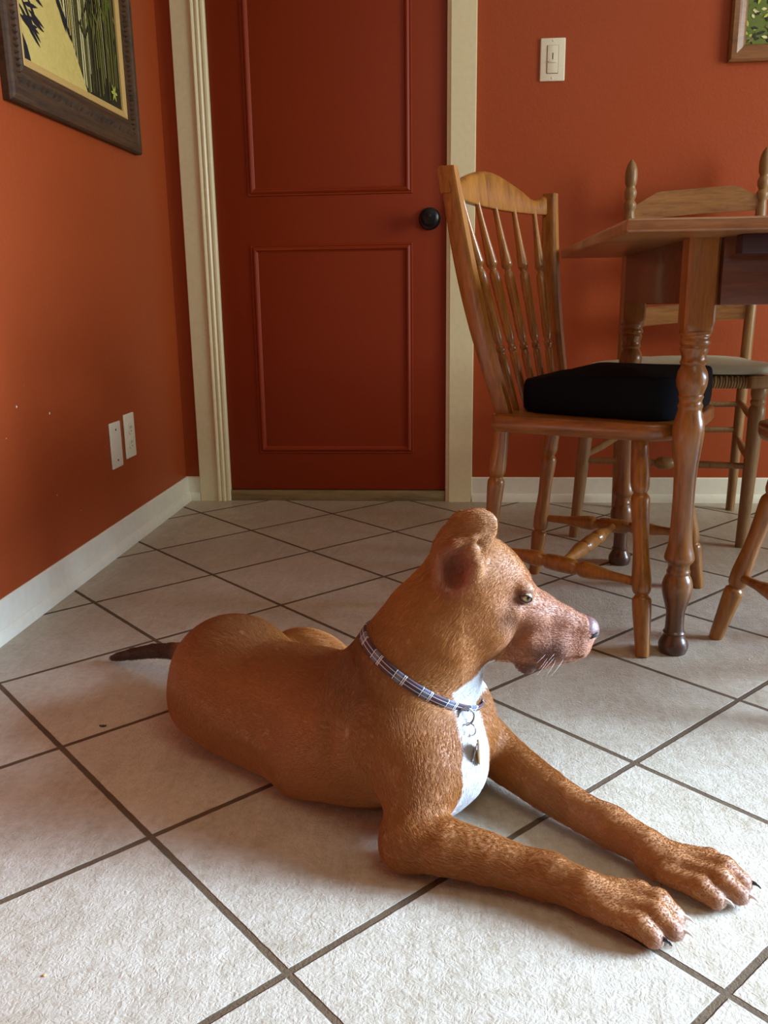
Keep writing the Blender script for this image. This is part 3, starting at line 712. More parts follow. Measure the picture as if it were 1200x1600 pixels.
# --- shoulders
ell((-.078, .998, .112), (.068, .034, .070), (0, 28, -18), .028)
cap((-.066, .985, .122), (-.036, .962, .095), .043, .043, .03)
cap((-.034, .962, .095), (-.040, .915, .045), .043, .033, .028)            # near upper arm
ell((.000, 1.098, .112), (.058, .034, .066), (0, 25, -25), .028)
cap((.005, 1.080, .118), (.045, 1.105, .058), .044, .036, .035)            # far upper arm
chain([(-.140, 1.035, .165, .006), (-.150, .995, .135, .007), (-.150, .975, .100, .006)], .014, 's')   # fold behind the shoulder
# --- neck
chain([(-.080, 1.060, .148, .078), (-.050, 1.050, .195, .073), (-.014, 1.052, .250, .067), (.022, 1.056, .300, .058)], .032, 'u', .005)
cap((-.008, 1.040, .205), (.008, 1.045, .190), .048, .034, .02)            # dewlap            # throat
cap((-.022, 1.005, .196), (-.008, 1.010, .184), .016, .014, .008)          # loose skin fold
# --- near foreleg
chain([(-.043, .910, .036, .034), (-.005, .897, .037, .031), (.045, .885, .031, .0265), (.090, .872, .026, .0225), (.118, .862, .0255, .0225), (.150, .845, .0235, .0200)], .014, 'u', .0015)
ell((-.052, .906, .024), (.022, .018, .022), (0, 0, 0), .02)
ell((.112, .864, .034), (.020, .015, .013), (0, 10, -25), .014)           # wrist bulge
ell((.105, .864, .010), (.016, .010, .010), (0, 0, -25), .012)            # carpal pad
ell((.172, .832, .022), (.032, .0270, .0175), (0, 6, -28), .016)          # paw
NT_ = [((.172, .811, .021), (.203, .794, .0215), (.216, .786, .0130)), ((.180, .824, .026), (.222, .806, .0275), (.240, .797, .0140)),
       ((.185, .840, .026), (.229, .826, .0270), (.246, .818, .0140)), ((.180, .855, .021), (.214, .846, .0210), (.230, .839, .0130))]
for a_, k_, t_ in NT_:
    cap(a_, k_, .0108, .0124, .006); cap(k_, t_, .0124, .0108, .005)
# --- far foreleg
chain([(.052, 1.118, .052, .037), (.085, 1.088, .040, .030), (.130, 1.033, .033, .0255), (.175, .985, .028, .0225), (.203, .957, .028, .0235), (.235, .927, .0255, .0205)], .014, 'u', .0015)
ell((.045, 1.125, .035), (.026, .026, .034), (0, 0, 0), .02)
ell((.200, .960, .036), (.020, .015, .013), (0, 10, -45), .014)
ell((.258, .905, .023), (.033, .0270, .0175), (0, 6, -42), .016)
FT_ = [((.250, .880, .021), (.284, .860, .0210), (.299, .851, .0125)), ((.264, .893, .026), (.307, .869, .0270), (.327, .858, .0140)),
       ((.272, .909, .026), (.318, .889, .0265), (.337, .880, .0140)), ((.270, .924, .021), (.308, .910, .0210), (.324, .903, .0130))]
for a_, k_, t_ in FT_:
    cap(a_, k_, .0108, .0124, .006); cap(k_, t_, .0124, .0108, .005)
cap((.232, .905, .018), (.242, .893, .009), .010, .0065, .006)             # far dewclaw pad
# --- head
HY = 1.056
def hd(x, dy, z): return (x, HY + dy, z)
ell(hd(.036, 0, .322), (.056, .048, .053), (0, 12, 0), .020)               # skull
ell(hd(.070, 0, .317), (.036, .038, .030), (0, 35, 0), .013)                # forehead
for s in (-1, 1):
    ell(hd(.044, s * .031, .268), (.040, .026, .044), (0, 15, 0), .014)    # cheek muscle
    ell(hd(.0915, s * .0255, .3160), (.0175, .0132, .0112), (0, 32, s * 12), .006)   # brow
    ell(hd(.088, s * .026, .281), (.032, .014, .014), (0, 12, 0), .012)    # under the eye
    cap(hd(.030, s * .046, .286), hd(.082, s * .040, .288), .010, .006, .010)    # cheekbone
    chain([hd(.105, s * .017, .238) + (.0245,), hd(.138, s * .014, .233) + (.0220,), hd(.164, s * .010, .232) + (.0175,)], .012)   # flews
    cap(hd(.103, s * .021, .216), hd(.122, s * .018, .216), .0125, .0120, .010)
    ell(hd(.099, s * .026, .208), (.0125, .008, .0085), (0, 20, 0), .005)  # hanging lip corner
chain([hd(.078, 0, .285) + (.037,), hd(.112, 0, .272) + (.0290,), hd(.146, 0, .2595) + (.0215,), hd(.171, 0, .2500) + (.0175,)], .016)  # bridge
chain([hd(.040, 0, .238) + (.032,), hd(.085, 0, .228) + (.023,), hd(.130, 0, .219) + (.0135,), hd(.158, 0, .2155) + (.0090,)], .014)   # lower jaw
ell(hd(.1725, 0, .2495), (.0180, .0180, .0175), (0, 20, 0), .006)          # nose bulb
# mouth line, eye sockets, nostril hollows
for s in (-1, 1):
    chain([hd(.094, s * .045, .212) + (.0035,), hd(.118, s * .039, .2165) + (.0030,), hd(.145, s * .031, .2195) + (.0026,), hd(.168, s * .020, .2225) + (.0022,)], .004, 's')
    ell(hd(.0965, s * .0445, .3050), (.0068, .0075, .0044), (0, -10, 0), .004, 's')
# ears: folded rose ears opening sideways
for s in (-1, 1):
    E = (lambda x, dy, z: hd(x, -dy, z)) if s < 0 else (lambda x, dy, z: hd(x * .85 + .014 - (z - .32) * .25, dy * .90, .318 + (z - .32) * .76))
    ell(E(.012, .042, .345), (.030, .0150, .044), (0, 10, 0), .010)                  # back of the cup
    ell(E(.020, .043, .377), (.050, .0100, .0270), (0, -46, 0), .007)                # long folded leaf
    ell(E(.031, .044, .403), (.017, .0075, .0150), (0, -20, 0), .006)
    cap(E(.040, .038, .348), E(.038, .043, .392), .0075, .0065, .006)
    ell(E(.040, .043, .384), (.0105, .0075, .0260), (0, 4, 0), .006)                # rounded tip
    ell(E(.008, .0650, .346), (.0175, .0270, .0260), (0, 15, 0), .003, 's')          # open hollow
    chain([E(-.010, .0520, .366) + (.0042,), E(.010, .0560, .380) + (.0048,), E(.030, .0540, .386) + (.0044,), E(.042, .0490, .392) + (.0036,)], .003)   # rolled edge
    ell(E(.029, .0540, .369), (.0090, .0075, .0100), (0, 0, 0), .003)
    ell(E(.032, .0500, .342), (.0105, .0085, .0230), (0, 12, 0), .004)
    cap(E(-.014, .0500, .330), E(-.012, .0520, .362), .0045, .0045, .003)
# --- tail
chain([(-.410, 1.330, .075, .030), (-.455, 1.395, .062, .0180), (-.500, 1.425, .052, .0140), (-.545, 1.448, .041, .0125), (-.590, 1.468, .026, .0105), (-.625, 1.482, .014, .0075), (-.640, 1.487, .0085, .0050)], .018)

VX = 0.0026
B0 = np.array([-.665, .750, -.006]); B1 = np.array([.372, 1.560, .436])
NN = np.ceil((B1 - B0) / VX).astype(int)
Fld = np.full(NN, 1.0, dtype=np.float32)
for pr in PR:
    k = pr[5]; mg = max(k, .012) * 1.3 + 2 * VX
    if pr[0] == 'h': lo = np.min([a - r for a, r in zip(pr[1], pr[2])], axis=0) - mg; hi = np.max([a + r for a, r in zip(pr[1], pr[2])], axis=0) + mg
    elif pr[0] == 'c': lo = np.minimum(pr[1] - pr[3], pr[2] - pr[4]) - mg; hi = np.maximum(pr[1] + pr[3], pr[2] + pr[4]) + mg
    else: rr = np.sqrt(((pr[3] * pr[2]) ** 2).sum(axis=1)); lo = pr[1] - rr - mg; hi = pr[1] + rr + mg
    i0 = np.maximum(np.floor((lo - B0) / VX).astype(int), 0); i1 = np.minimum(np.ceil((hi - B0) / VX).astype(int) + 1, NN)
    if (i1 <= i0).any(): continue
    ax = [B0[j] + VX * np.arange(i0[j], i1[j]) for j in range(3)]
    P = np.stack(np.meshgrid(*ax, indexing='ij'), axis=-1)
    sl = tuple(slice(i0[j], i1[j]) for j in range(3))
    Fld[sl] = combine(Fld[sl], pdist(pr, P), k, pr[6]).astype(np.float32)
zz = B0[2] + VX * np.arange(NN[2]); Fld = np.maximum(Fld, (0.0012 - zz)[None, None, :].astype(np.float32))

def surface_nets(F, org, h):
    s = F < 0; nx, ny, nz = F.shape
    act = np.zeros((nx - 1, ny - 1, nz - 1), bool); c0 = s[:-1, :-1, :-1]
    for dx in (0, 1):
        for dy in (0, 1):
            for dz in (0, 1): act |= s[dx:nx - 1 + dx, dy:ny - 1 + dy, dz:nz - 1 + dz] != c0
    idx = np.full(act.shape, -1, dtype=np.int64); cells = np.argwhere(act); idx[act] = np.arange(len(cells))
    acc = np.zeros((len(cells), 3)); cnt = np.zeros(len(cells))
    cs = [(0, 0, 0), (1, 0, 0), (0, 1, 0), (1, 1, 0), (0, 0, 1), (1, 0, 1), (0, 1, 1), (1, 1, 1)]
    for i, a in enumerate(cs):
        for j, c in enumerate(cs):
            if j <= i or sum(abs(a[q] - c[q]) for q in range(3)) != 1: continue
            va = F[cells[:, 0] + a[0], cells[:, 1] + a[1], cells[:, 2] + a[2]]; vb = F[cells[:, 0] + c[0], cells[:, 1] + c[1], cells[:, 2] + c[2]]
            mk = (va < 0) != (vb < 0); t = np.where(mk, va / np.where(mk, va - vb, 1), 0)
            acc += np.where(mk[:, None], np.array(a) + t[:, None] * (np.array(c) - np.array(a)), 0); cnt += mk
    V = (cells + acc / cnt[:, None]) * h + org
    quads = []
    for ax in range(3):
        u, w = (ax + 1) % 3, (ax + 2) % 3
        lo = [slice(None)] * 3; hi = [slice(None)] * 3; lo[ax] = slice(0, -1); hi[ax] = slice(1, None)
        e = np.argwhere(s[tuple(lo)] != s[tuple(hi)])
        e = e[(e[:, u] > 0) & (e[:, w] > 0) & (e[:, u] < F.shape[u] - 1) & (e[:, w] < F.shape[w] - 1)]
        fl = s[e[:, 0], e[:, 1], e[:, 2]]
        def cc(du, dw):
            q = e.copy(); q[:, u] -= du; q[:, w] -= dw; return idx[q[:, 0], q[:, 1], q[:, 2]]
        Q = np.stack([cc(1, 1), cc(0, 1), cc(0, 0), cc(1, 0)], axis=1)
        Q[~fl] = Q[~fl][:, ::-1]; quads.append(Q)
    return V, np.concatenate(quads)
DV, DQ = surface_nets(Fld, B0, VX)
# light smoothing
ed = np.concatenate([DQ[:, [0, 1]], DQ[:, [1, 2]], DQ[:, [2, 3]], DQ[:, [3, 0]]])
for it in range(4):
    sm = np.zeros_like(DV); ct = np.zeros(len(DV))
    for a_, c_ in ((0, 1), (1, 0)):
        for j in range(3): sm[:, j] += np.bincount(ed[:, a_], weights=DV[ed[:, c_], j], minlength=len(DV))
        ct += np.bincount(ed[:, a_], minlength=len(DV))
    DV = DV + (0.55 if it % 2 == 0 else -0.50) * (sm / ct[:, None] - DV)
def lookup(P):
    """trilinear value of the body field"""
    q = (np.array(P) - B0) / VX; i = np.floor(q).astype(int); t = q - i; v = 0
    for dx in (0, 1):
        for dy in (0, 1):
            for dz in (0, 1):
                w = (t[0] if dx else 1 - t[0]) * (t[1] if dy else 1 - t[1]) * (t[2] if dz else 1 - t[2])
                v += w * Fld[min(i[0] + dx, NN[0] - 1), min(i[1] + dy, NN[1] - 1), min(i[2] + dz, NN[2] - 1)]
    return float(v)

# coat colours, by region of the body
C_COAT = np.array(rgb(162, 104, 50)[:3]); C_BACK = np.array(rgb(124, 76, 38)[:3]); C_WHITE = np.array(rgb(216, 214, 212)[:3]); C_MUZ = np.array(rgb(168, 112, 84)[:3])
C_DARK = np.array(rgb(84, 50, 40)[:3]); C_TAIL = np.array(rgb(62, 40, 26)[:3]); C_EAR = np.array(rgb(160, 88, 68)[:3]); C_GOLD = np.array(rgb(190, 120, 54)[:3]); C_TOE = np.array(rgb(206, 176, 158)[:3])
nz_ = np.array([noise.noise(Vector(p) * 40) for p in DV]); nb_ = np.array([noise.noise(Vector(p) * 12) for p in DV])
col = np.tile(C_COAT, (len(DV), 1))
def blend(mask, c):
    global col
    m_ = np.clip(mask, 0, 1)[:, None]; col = col * (1 - m_) + c * m_
def ball(c, r, soft=.3, amp=.25):
    c = np.array(c); r = np.array(r) if not isinstance(r, float) else np.array([r] * 3)
    d = np.linalg.norm((DV - c) / r, axis=1) + nz_ * amp
    return np.clip((1 - d) / soft + .5, 0, 1)
x_, y_, z_ = DV.T
blend(np.clip((z_ - .13) / .05, 0, 1) * np.clip((-x_ - .06) / .05, 0, 1) * .8, C_BACK)
blend(ball((-.17, 1.36, .12), .10, .6) * .35, C_GOLD)
blend(ball((.02, 1.0, .28), (.10, .09, .06), .8) * .35, C_GOLD)
blend(ball(hd(.150, 0, .235), (.072, .08, .060), .9, .15) * .85, C_MUZ)
blend(ball(hd(.100, -.02, .290), (.042, .06, .032), .8, .2) * .45, C_MUZ)
blend(ball(hd(.128, -.03, .232), (.024, .02, .013), .9, .5) * .75, C_DARK)
blend(ball(hd(.100, -.032, .208), (.016, .03, .010), .8, .3) * .8, C_DARK)
blend(ball(hd(.074, -.04, .279), (.011, .03, .016), 1.0, .3) * .45, C_DARK)  # shade of the hollow behind the eye, put into the colour
blend(ball(hd(.0965, -.047, .3050), (.015, .02, .0105), .7, .1) * .65, C_DARK)
blend(ball(hd(.0965, .047, .3050), (.015, .02, .0105), .7, .1) * .65, C_DARK)
for s in (-1, 1): blend(ball(hd(.008, s * .054, .346), (.024, .022, .034), .6, .15) * .75, C_EAR)  # pink inner ear, with shade of the hollow mixed into its tone
# white bib from throat to brisket, in the middle of the chest front
lt = (x_ + .03) * .62 + (y_ - 1.06) * .78; fr_ = (x_ + .03) * .78 - (y_ - 1.06) * .62
ctr = np.interp(z_, [.0, .05, .09, .13, .16], [-.050, -.046, -.034, -.014, -.004]); hw = np.interp(z_, [.0, .02, .05, .08, .12, .15, .17], [.018, .030, .046, .046, .034, .028, .024])
wm = np.clip((hw - np.abs(lt - ctr) + nz_ * .005) / .004, 0, 1) * (fr_ > .02) * (y_ > .945) * (x_ < .07) * np.clip((.178 - z_) / .006, 0, 1)
lz = .186 - (x_ - .02) * .3
wt = np.clip((.058 - np.abs(y_ - 1.045) + nz_ * .004) / .004, 0, 1) * np.clip((x_ - .008 + nz_ * .003) / .004, 0, 1) * (z_ > .155) * np.clip((.190 + (x_ - .012) * .58 + nz_ * .003 - z_) / .003, 0, 1) * (x_ < .06)
wm = np.maximum(wm, wt)
blend(wm, C_WHITE)
blend(np.clip((-x_ - .47) / .03, 0, 1) * (y_ > 1.36) * .92, C_TAIL)
for T_, am in ((NT_, .8), (FT_, .8)):
    for (a_, k_, t_) in T_: blend(ball((t_[0] + .004, t_[1] - .002, t_[2] - .003), (.010, .010, .012), .9, .3) * am, C_TOE)
col = col * (1 + .05 * nb_[:, None])
me = bpy.data.meshes.new('dog'); me.vertices.add(len(DV)); me.vertices.foreach_set('co', DV.astype(np.float32).ravel())
me.loops.add(DQ.size); me.loops.foreach_set('vertex_index', DQ.astype(np.int32).ravel())
me.polygons.add(len(DQ)); me.polygons.foreach_set('loop_start', np.arange(0, DQ.size, 4, dtype=np.int32)); me.polygons.foreach_set('loop_total', np.full(len(DQ), 4, dtype=np.int32))
me.update(); me.validate(); me.polygons.foreach_set('use_smooth', np.ones(len(me.polygons), bool))
at = me.color_attributes.new('coat', 'FLOAT_COLOR', 'POINT'); at.data.foreach_set('color', np.concatenate([col, np.ones((len(col), 1))], axis=1).astype(np.float32).ravel())
m = NT('dog_coat')
ca = m.n('ShaderNodeVertexColor'); ca.layer_name = 'coat'
v = m.tex((1, 1, 1), (0, 0.6, 0.5)); vs = m.tex((90, 300, 300), (0.2, 0.9, 0.45))
fur = m.noise(vs, 1.6, 4, 0.6, 0.4); fine = m.noise(v, 420, 3, 0.6); mott = m.noise(v, 28, 4, 0.6)
c = m.mix(0.30, ca.outputs['Color'], m.mix(fur, (0.35, 0.32, 0.30, 1), (1.0, 1.0, 1.0, 1)), 'MULTIPLY')
c = m.mix(0.22, c, m.mix(mott, (0.45, 0.42, 0.4, 1), (1.0, 1.0, 1.0, 1)), 'MULTIPLY')
c = m.mix(m.math('MULTIPLY', m.math('GREATER_THAN', fine, 0.62), 0.12), c, (0.85, 0.70, 0.55, 1))
m.set(Base_Color=c, Roughness=0.62, Sheen_Weight=0.08, Sheen_Roughness=0.4)
m.b.inputs['Sheen Tint'].default_value = (1, 0.86, 0.72, 1)
m.bump(m.math('ADD', m.math('MULTIPLY', fur, 0.9), m.math('MULTIPLY', fine, 0.5)), 0.14, 0.0012)
me.materials.append(m.m)
dog = bpy.data.objects.new('dog', me); COL.objects.link(dog)
tag(dog, 'short-haired tan dog with white chest lying on the tiles, head turned to the right', 'dog')

# short coat: fine hairs lying along the growth direction
FLOW = []
SEG = []
for pr in PR:
    if pr[0] == 'h': SEG += [('c', a, c, ra, rb, 0, pr[6]) for a, c, ra, rb in zip(pr[1][:-1], pr[1][1:], pr[2][:-1], pr[2][1:])]
    else: SEG.append(pr)
for pr in SEG:
    if pr[0] != 'c' or pr[6] != 'u': continue
    a_, c_ = pr[1], pr[2]; d_ = (c_ - a_) / max(np.linalg.norm(c_ - a_), 1e-6)
    if a_[2] > .17 and a_[2] > .14: sg = -1.0 if (d_[2] > .3 or d_[0] > .3) else 1.0
    elif a_[0] < -.09 and c_[0] <= .0 and a_[1] > 1.03 and c_[1] < 1.3 and a_[0] > -.36: sg = -1.0
    else: sg = 1.0
    if abs(a_[1] - HY) < .05 and a_[2] > .2 and a_[0] > .0: sg = -1.0 if d_[0] > 0 else 1.0
    FLOW.append((a_, c_, pr[3], pr[4], d_ * sg))
rs = np.random.RandomState(4); NH = 230000
A_, B_, C_ = DV[DQ[:, 0]], DV[DQ[:, 1]], DV[DQ[:, 2]]; D_ = DV[DQ[:, 3]]
nf = np.cross(C_ - A_, D_ - B_); ar = np.linalg.norm(nf, axis=1); nf = nf / np.maximum(ar[:, None], 1e-12)
cen = (A_ + B_ + C_ + D_) / 4
w_ = ar * np.where(cen[:, 2] < .004, 0, 1) * np.where(nf[:, 2] < -.7, .15, 1)
for c_ in (hd(.0965, -.044, .3050), hd(.0965, .044, .3050)): w_ *= (np.linalg.norm((cen - np.array(c_)) / np.array([.0105, .02, .0075]), axis=1) > 1)
w_ *= (np.linalg.norm(cen - np.array(hd(.181, 0, .2505)), axis=1) > .0165)
fi = rs.choice(len(DQ), NH, p=w_ / w_.sum()); r1, r2 = rs.rand(NH, 1), rs.rand(NH, 1)
hp = (A_[fi] * (1 - r1) + B_[fi] * r1) * (1 - r2) + (D_[fi] * (1 - r1) + C_[fi] * r1) * r2; hn = nf[fi]
if (Fld[tuple(np.clip(((hp[:500] + hn[:500] * .004 - B0) / VX).astype(int), 0, NN - 1).T)] < 0).mean() > .5: hn = -hn
fl = np.zeros_like(hp)
for a_, c_, ra, rb, d_ in FLOW:
    ab = c_ - a_; t = np.clip(((hp - a_) @ ab) / (ab @ ab), 0, 1); dist = np.linalg.norm(hp - a_ - t[:, None] * ab, axis=1) - (ra + (rb - ra) * t)
    fl += np.exp(-np.maximum(dist, -.004) / .012)[:, None] * d_ * min(1.0, np.linalg.norm(ab) / .03 + .3)
fl[:, 2] -= .12
fl += rs.normal(0, .10, fl.shape) * np.linalg.norm(fl, axis=1)[:, None]
fl -= hn * (fl * hn).sum(axis=1)[:, None]; fl /= np.maximum(np.linalg.norm(fl, axis=1)[:, None], 1e-9)
L_ = np.full(NH, .0062)
L_ *= np.where((hp[:, 0] > .02) & (hp[:, 2] > .19), .55, 1) * np.where((hp[:, 0] > .15) & (hp[:, 2] < .1), .45, 1) * rs.uniform(.7, 1.25, NH)
lift = .22
S0 = hp - hn * .0003; S1 = hp + (fl * .55 + hn * lift) * L_[:, None] * .9; S2 = hp + (fl * 1.0 + hn * (lift * .9)) * L_[:, None]
for S_ in (S1, S2): S_[:, 2] = np.maximum(S_[:, 2], .0008)
hc = bpy.data.hair_curves.new('fur'); hc.add_curves([3] * NH)
pos = np.stack([S0, S1, S2], axis=1).reshape(-1, 3).astype(np.float32)
hc.position_data.foreach_set('vector', pos.ravel())
ra_ = hc.attributes.get('radius') or hc.attributes.new('radius', 'FLOAT', 'POINT')
ra_.data.foreach_set('value', np.tile(np.array([.00021, .00017, .00003], np.float32), NH))
hcol = col[DQ[fi, 0]] * rs.uniform(.84, 1.16, (NH, 1)); cu_ = hc.attributes.new('coat', 'FLOAT_COLOR', 'CURVE')
cu_.data.foreach_set('color', np.concatenate([np.clip(hcol, 0, 1), np.ones((NH, 1))], axis=1).astype(np.float32).ravel())
fm = NT('dog_fur'); at_ = fm.n('ShaderNodeAttribute'); at_.attribute_name = 'coat'
fm.set(Base_Color=at_.outputs['Color'], Roughness=0.45); fm.b.inputs['Specular IOR Level'].default_value = .25
hc.materials.append(fm.m)
fo = bpy.data.objects.new('fur', hc); COL.objects.link(fo); fo.parent = dog; fo['kind'] = 'stuff'

# eyes, nose, claws
def iris_mat():
    m = NT('dog_eye_amber'); tc = m.n('ShaderNodeTexCoord'); sp = m.n('ShaderNodeSeparateXYZ'); m.l(tc.outputs['Object'], sp.inputs[0])
    d = m.math('SQRT', m.math('ADD', m.math('POWER', sp.outputs[0], 2.0), m.math('POWER', sp.outputs[2], 2.0)))
    c = m.ramp(m.math('DIVIDE', d, 0.0088), [(0.24, (0.004, 0.004, 0.004, 1)), (0.30, rgb(178, 158, 92)), (0.55, rgb(204, 190, 130)), (0.76, rgb(74, 56, 34)), (0.92, rgb(190, 170, 158))])
    m.set(Base_Color=c, Roughness=0.08, Coat_Weight=1.0); return m.m
IRIS = iris_mat()
NOSEM = plain('dog_nose_skin', rgb(112, 80, 74), 0.42, 0, 0.6, 420, 0.35); LID = plain('eyelid_skin', rgb(70, 40, 36), 0.4)
CLAWD = plain('dark_claw', rgb(40, 24, 24), 0.25); CLAWW = plain('white_claw', rgb(226, 206, 194), 0.3)
for s in (-1, 1):
    b = bmesh.new(); bmesh.ops.create_uvsphere(b, u_segments=28, v_segments=18, radius=0.0088)
    e = link('eye', b, IRIS, dog); e.location = hd(.0960, s * .0332, .3050); e.rotation_euler = (0, 0, s * .30 if s > 0 else .30)
    if s > 0: e.rotation_euler = (0, 0, PI - .30)
    b = bmesh.new(); N = 28; pts = []
    for k in range(N):
        a_ = 2 * PI * k / N; px = .0074 * math.cos(a_); pz = .0043 * math.sin(a_) - .0008 * math.cos(a_)
        c_ = hd(.0960, s * .0332, .3050); yy = math.sqrt(max(.0094 ** 2 - px * px - pz * pz, .003 ** 2))
        pts.append((c_[0] + px * .97, c_[1] + s * yy, c_[2] + pz))
    sweep(b, pts, .0012, .0012, 8, True); link('eyelid', b, LID, dog)
b = bmesh.new(); bmesh.ops.create_uvsphere(b, u_segments=36, v_segments=24, radius=1.0)
for v in b.verts:
    p = v.co; nx = p.x * .0172; ny = p.y * .0195 * (1 - .18 * max(0, p.z)); nzz = p.z * .0178
    for s in (-1, 1):
        d_ = math.sqrt((p.x - .62) ** 2 + (p.y - s * .55) ** 2 + (p.z + .12) ** 2)
        if d_ < .42: nx -= .0065 * (1 - d_ / .42); ny -= s * .003 * (1 - d_ / .42)
        d2 = math.sqrt((p.x - .30) ** 2 + (p.y - s * .92) ** 2 + (p.z + .25) ** 2)
        if d2 < .38: ny -= s * .0055 * (1 - d2 / .38)
    nx -= .0016 * math.exp(-(p.y / .10) ** 2) * (p.z < .3)
    v.co = Vector((nx, ny, nzz))
ns = link('nose', b, NOSEM, dog); ns.location = hd(.1770, 0, .2500); ns.rotation_euler = (0, math.radians(12), 0)
ns['label'] = 'pinkish brown wet nose'
NOSTRIL = plain('nostril_dark', rgb(26, 14, 14), 0.6)  # dark solids standing in for the shade inside the nostrils
for s in (-1, 1):
    b = bmesh.new(); sweep(b, [hd(.1905, s * .0085, .2475), hd(.1885, s * .0125, .2490), hd(.1845, s * .0158, .2480), hd(.1800, s * .0175, .2455), hd(.1765, s * .0182, .2435)], [.0022, .0034, .0034, .0022, .0010], [.0016, .0028, .0028, .0016, .0008], 12)
    o = link('nostril', b, NOSTRIL, ns); o.matrix_parent_inverse = Matrix.LocRotScale(ns.location, ns.rotation_euler, None).inverted()
def claw(p, d, L, r, mat):
    p = Vector(p); d = Vector(d).normalized(); pts = [p + d * (L * t) + Vector((0, 0, 1)) * (.0035 * math.sin(t * PI * .6) - .0065 * t * t) for t in [k / 8 for k in range(9)]]
    for q in pts: q.z = max(q.z, .0022)
    b = bmesh.new(); sweep(b, pts, [r * (1 - .9 * (k / 8) ** 1.3) * .75 for k in range(9)], [r * (1 - .85 * (k / 8) ** 1.3) for k in range(9)], 12)
    o = link('claw', b, mat, dog); return o
for T_, mats_ in ((NT_, (CLAWD, CLAWW, CLAWW, CLAWD)), (FT_, (CLAWW, CLAWW, CLAWD, CLAWD))):
    for (a_, k_, t_), mt in zip(T_, mats_):
        d_ = (Vector(t_) - Vector(a_)); d_.z = 0; d_.normalize()
        claw(Vector(t_) + d_ * .0065 + Vector((0, 0, .0020)), d_, .0130, .0034, mt)
claw((.243, .892, .007), (.5, -.8, -.1), .010, .003, CLAWD)
b = bmesh.new()          # whiskers on the near muzzle
for i in range(7):
    z0 = .222 + .006 * (i % 3); x0 = .128 + .009 * (i // 3); s = -1
    p = Vector(hd(x0, -.030, z0)); d_ = Vector((-.35 + .1 * (i % 2), -.75, -.35 + .1 * (i % 3)))
    sweep(b, [p + d_ * (.026 * t) + Vector((-.008 * t * t, 0, -.006 * t * t)) for t in (0, .33, .66, 1)], [.0002, .00017, .00012, .00006], None, 5)
link('whiskers', b, CLAWW, dog)

# ---------------------------------------------------------------- collar
def plaid():
    m = NT('plaid_webbing'); uv = m.n('ShaderNodeUVMap'); uv.uv_map = 'u'; sp = m.n('ShaderNodeSeparateXYZ'); m.l(uv.outputs[0], sp.inputs[0])
    u = m.math('FRACT', m.math('MULTIPLY', sp.outputs[0], 13.0)); w = sp.outputs[1]
    def band(q, a_, c_): return m.math('MULTIPLY', m.math('GREATER_THAN', q, a_), m.math('LESS_THAN', q, c_))
    base = rgb(40, 40, 58); c = m.mix(band(u, .50, .95), base, rgb(66, 34, 44)); c = m.mix(band(u, .16, .36), c, rgb(96, 96, 112))
    for a_ in (.10, .40, .46): c = m.mix(band(u, a_, a_ + .03), c, rgb(214, 208, 200))
    for a_ in (.28, .66): c = m.mix(m.math('MULTIPLY', band(w, a_, a_ + .07), .8), c, rgb(200, 194, 188))
    tw = m.noise(m.tex((1, 1, 1)), 900, 2); c = m.mix(.4, c, m.mix(tw, (.5, .5, .5, 1), (1.3, 1.3, 1.3, 1)), 'MULTIPLY')
    m.set(Base_Color=c, Roughness=0.7); m.bump(tw, .4, .0006); return m.m
PLAID = plaid()
col_e = thing('dog_collar', 'narrow navy plaid collar with metal rings and tags around the neck of the dog', 'collar', (0, 0, 0))
cc_ = np.array([-.042, 1.050, .201]); ax_n = np.array([.55, .04, .83]); ax_n /= np.linalg.norm(ax_n)
e1 = np.cross(ax_n, [0, 0, 1.0]); e1 /= np.linalg.norm(e1); e2 = np.cross(ax_n, e1)
NC = 96; ring = []
for k in range(NC):
    a_ = 2 * PI * k / NC; d_ = e1 * math.cos(a_) + e2 * math.sin(a_); r = .02
    while lookup(cc_ + d_ * r) < 0 and r < .100: r += .0008
    ring.append(r)
ring = np.array(ring)
an = 2 * PI * np.arange(NC) / NC; P2 = np.stack([ring * np.cos(an), ring * np.sin(an)], axis=1)
for k in range(NC):            # pull the webbing taut: convex outline
    u_ = np.array([math.cos(an[k]), math.sin(an[k])]); best = ring[k]
    for i in range(1, 22):
        for j in range(1, 22):
            p, q = P2[(k - i) % NC], P2[(k + j) % NC]; dd = q - p; den = u_[0] * dd[1] - u_[1] * dd[0]
            if abs(den) > 1e-9: best = max(best, (p[0] * dd[1] - p[1] * dd[0]) / den) if (i + j) < NC // 2 else best
    ring[k] = min(best, ring[k] + .005)
for _ in range(6): ring = np.maximum(ring, (np.roll(ring, 1) + ring + np.roll(ring, -1)) / 3)
b = bmesh.new(); uvl = b.loops.layers.uv.new('u'); rows = []
hwid = .0068
for k in range(NC):
    a_ = 2 * PI * k / NC; d_ = e1 * math.cos(a_) + e2 * math.sin(a_); row = []
    for t, o_ in ((-1, .0004), (-1, .0022), (-.85, .0030), (.85, .0030), (1, .0022), (1, .0004)):
        row.append(b.verts.new(Vector(cc_ + d_ * (ring[k] + o_) + ax_n * hwid * t)))
    rows.append(row)
vv = [0, .03, .08, .92, .97, 1]
for k in range(NC):
    r1, r2 = rows[k], rows[(k + 1) % NC]
    for j in range(6):
        j2 = (j + 1) % 6; f = b.faces.new((r1[j], r1[j2], r2[j2], r2[j]))
        for lp, (uu, wv) in zip(f.loops, ((k, j), (k, j2), (k + 1, j2), (k + 1, j))): lp[uvl].uv = (uu / NC, vv[wv] if j < 5 else .5)
link('collar_band', b, PLAID, col_e, auto=60)
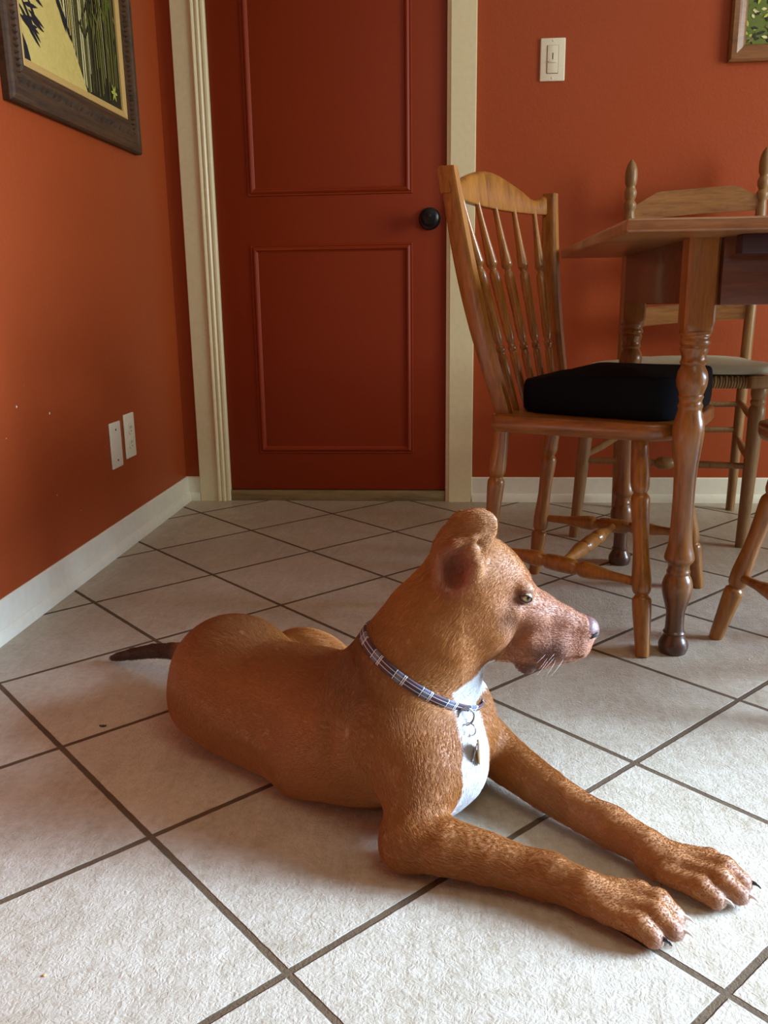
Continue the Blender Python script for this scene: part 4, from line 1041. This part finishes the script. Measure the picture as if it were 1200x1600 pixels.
# lowest front point of the collar
kf = max(range(NC), key=lambda k: float(((e1 * math.cos(2 * PI * k / NC) + e2 * math.sin(2 * PI * k / NC)) @ np.array([.72, -.55, -.30]))))
dF = e1 * math.cos(2 * PI * kf / NC) + e2 * math.sin(2 * PI * kf / NC); pF = Vector(cc_ + dF * (ring[kf] + .006))
def ringmesh(c, n, R, r, sx=1.0):
    n = Vector(n).normalized(); a_ = n.orthogonal().normalized(); c2 = n.cross(a_)
    return sweep(bmesh.new(), [Vector(c) + a_ * math.cos(2 * PI * k / 28) * R + c2 * math.sin(2 * PI * k / 28) * R * sx for k in range(28)], r, r, 10, True, up=n)
def clear_of_coat(p, need):
    p = Vector(p)
    for _ in range(60):
        if lookup(p) > need: break
        p += Vector((.55, -.80, .0)) * .001
    return p
link('leash_ring', ringmesh(clear_of_coat(pF + Vector((.003, -.002, -.006)), .004), (.35, -1, .25), .0105, .0015), STEEL, col_e)
link('split_ring', ringmesh(clear_of_coat(pF + Vector((.003, -.003, -.0195)), .004), (-.45, -1, .1), .0080, .0010), STEEL, col_e)
def tagmesh(c, ang, tilt, L, W, mat, nm, lab):
    b = bmesh.new(); poly = [(W / 2 * math.cos(a_), L / 2 * math.sin(a_)) for a_ in [2 * PI * k / 28 for k in range(28)]]
    prism(b, poly, -.0006, .0006); moved(b, Matrix.Translation(Vector(c)) @ Matrix.Rotation(tilt, 4, 'Y') @ Matrix.Rotation(ang, 4, 'Z') @ Matrix.Rotation(PI / 2, 4, 'X'))
    o = link(nm, b, mat, col_e); o['label'] = lab
tagmesh(clear_of_coat(pF + Vector((-.002, -.002, -.0400)), .006), 1.48, .20, .030, .017, STEEL, 'tag', 'silver metal tag')
tagmesh(clear_of_coat(pF + Vector((.005, -.001, -.0440)), .006), 1.45, -.08, .034, .017, BRASS, 'tag', 'brass metal tag')

# ---------------------------------------------------------------- crumbs on the floor
for nm, lab, x, y, sz, mt in (('crumb', 'dark curled crumb on the tile behind the dog', -.5585, 1.233, .0035, SLOT), ('crumb', 'pale crumb on the tile by the table leg', .5655, 1.553, .0022, CHIP),
                              ('crumb', 'yellowish crumb on the lower left tile', -.4085, .7105, .0018, LINER)):
    b = bmesh.new(); bmesh.ops.create_icosphere(b, subdivisions=2, radius=sz)
    for v in b.verts: v.co *= 1 + .4 * noise.noise(v.co * 900 + Vector((x, y, 0)) * 50); v.co.z *= .5
    if mt is SLOT:
        for v in b.verts: v.co.x *= 1.9; v.co.y *= .6; v.co.y += 90 * v.co.x ** 2 * .5
    o = link(nm, b, mt); o.location = (x, y, sz * .45); tag(o, lab, 'crumb')
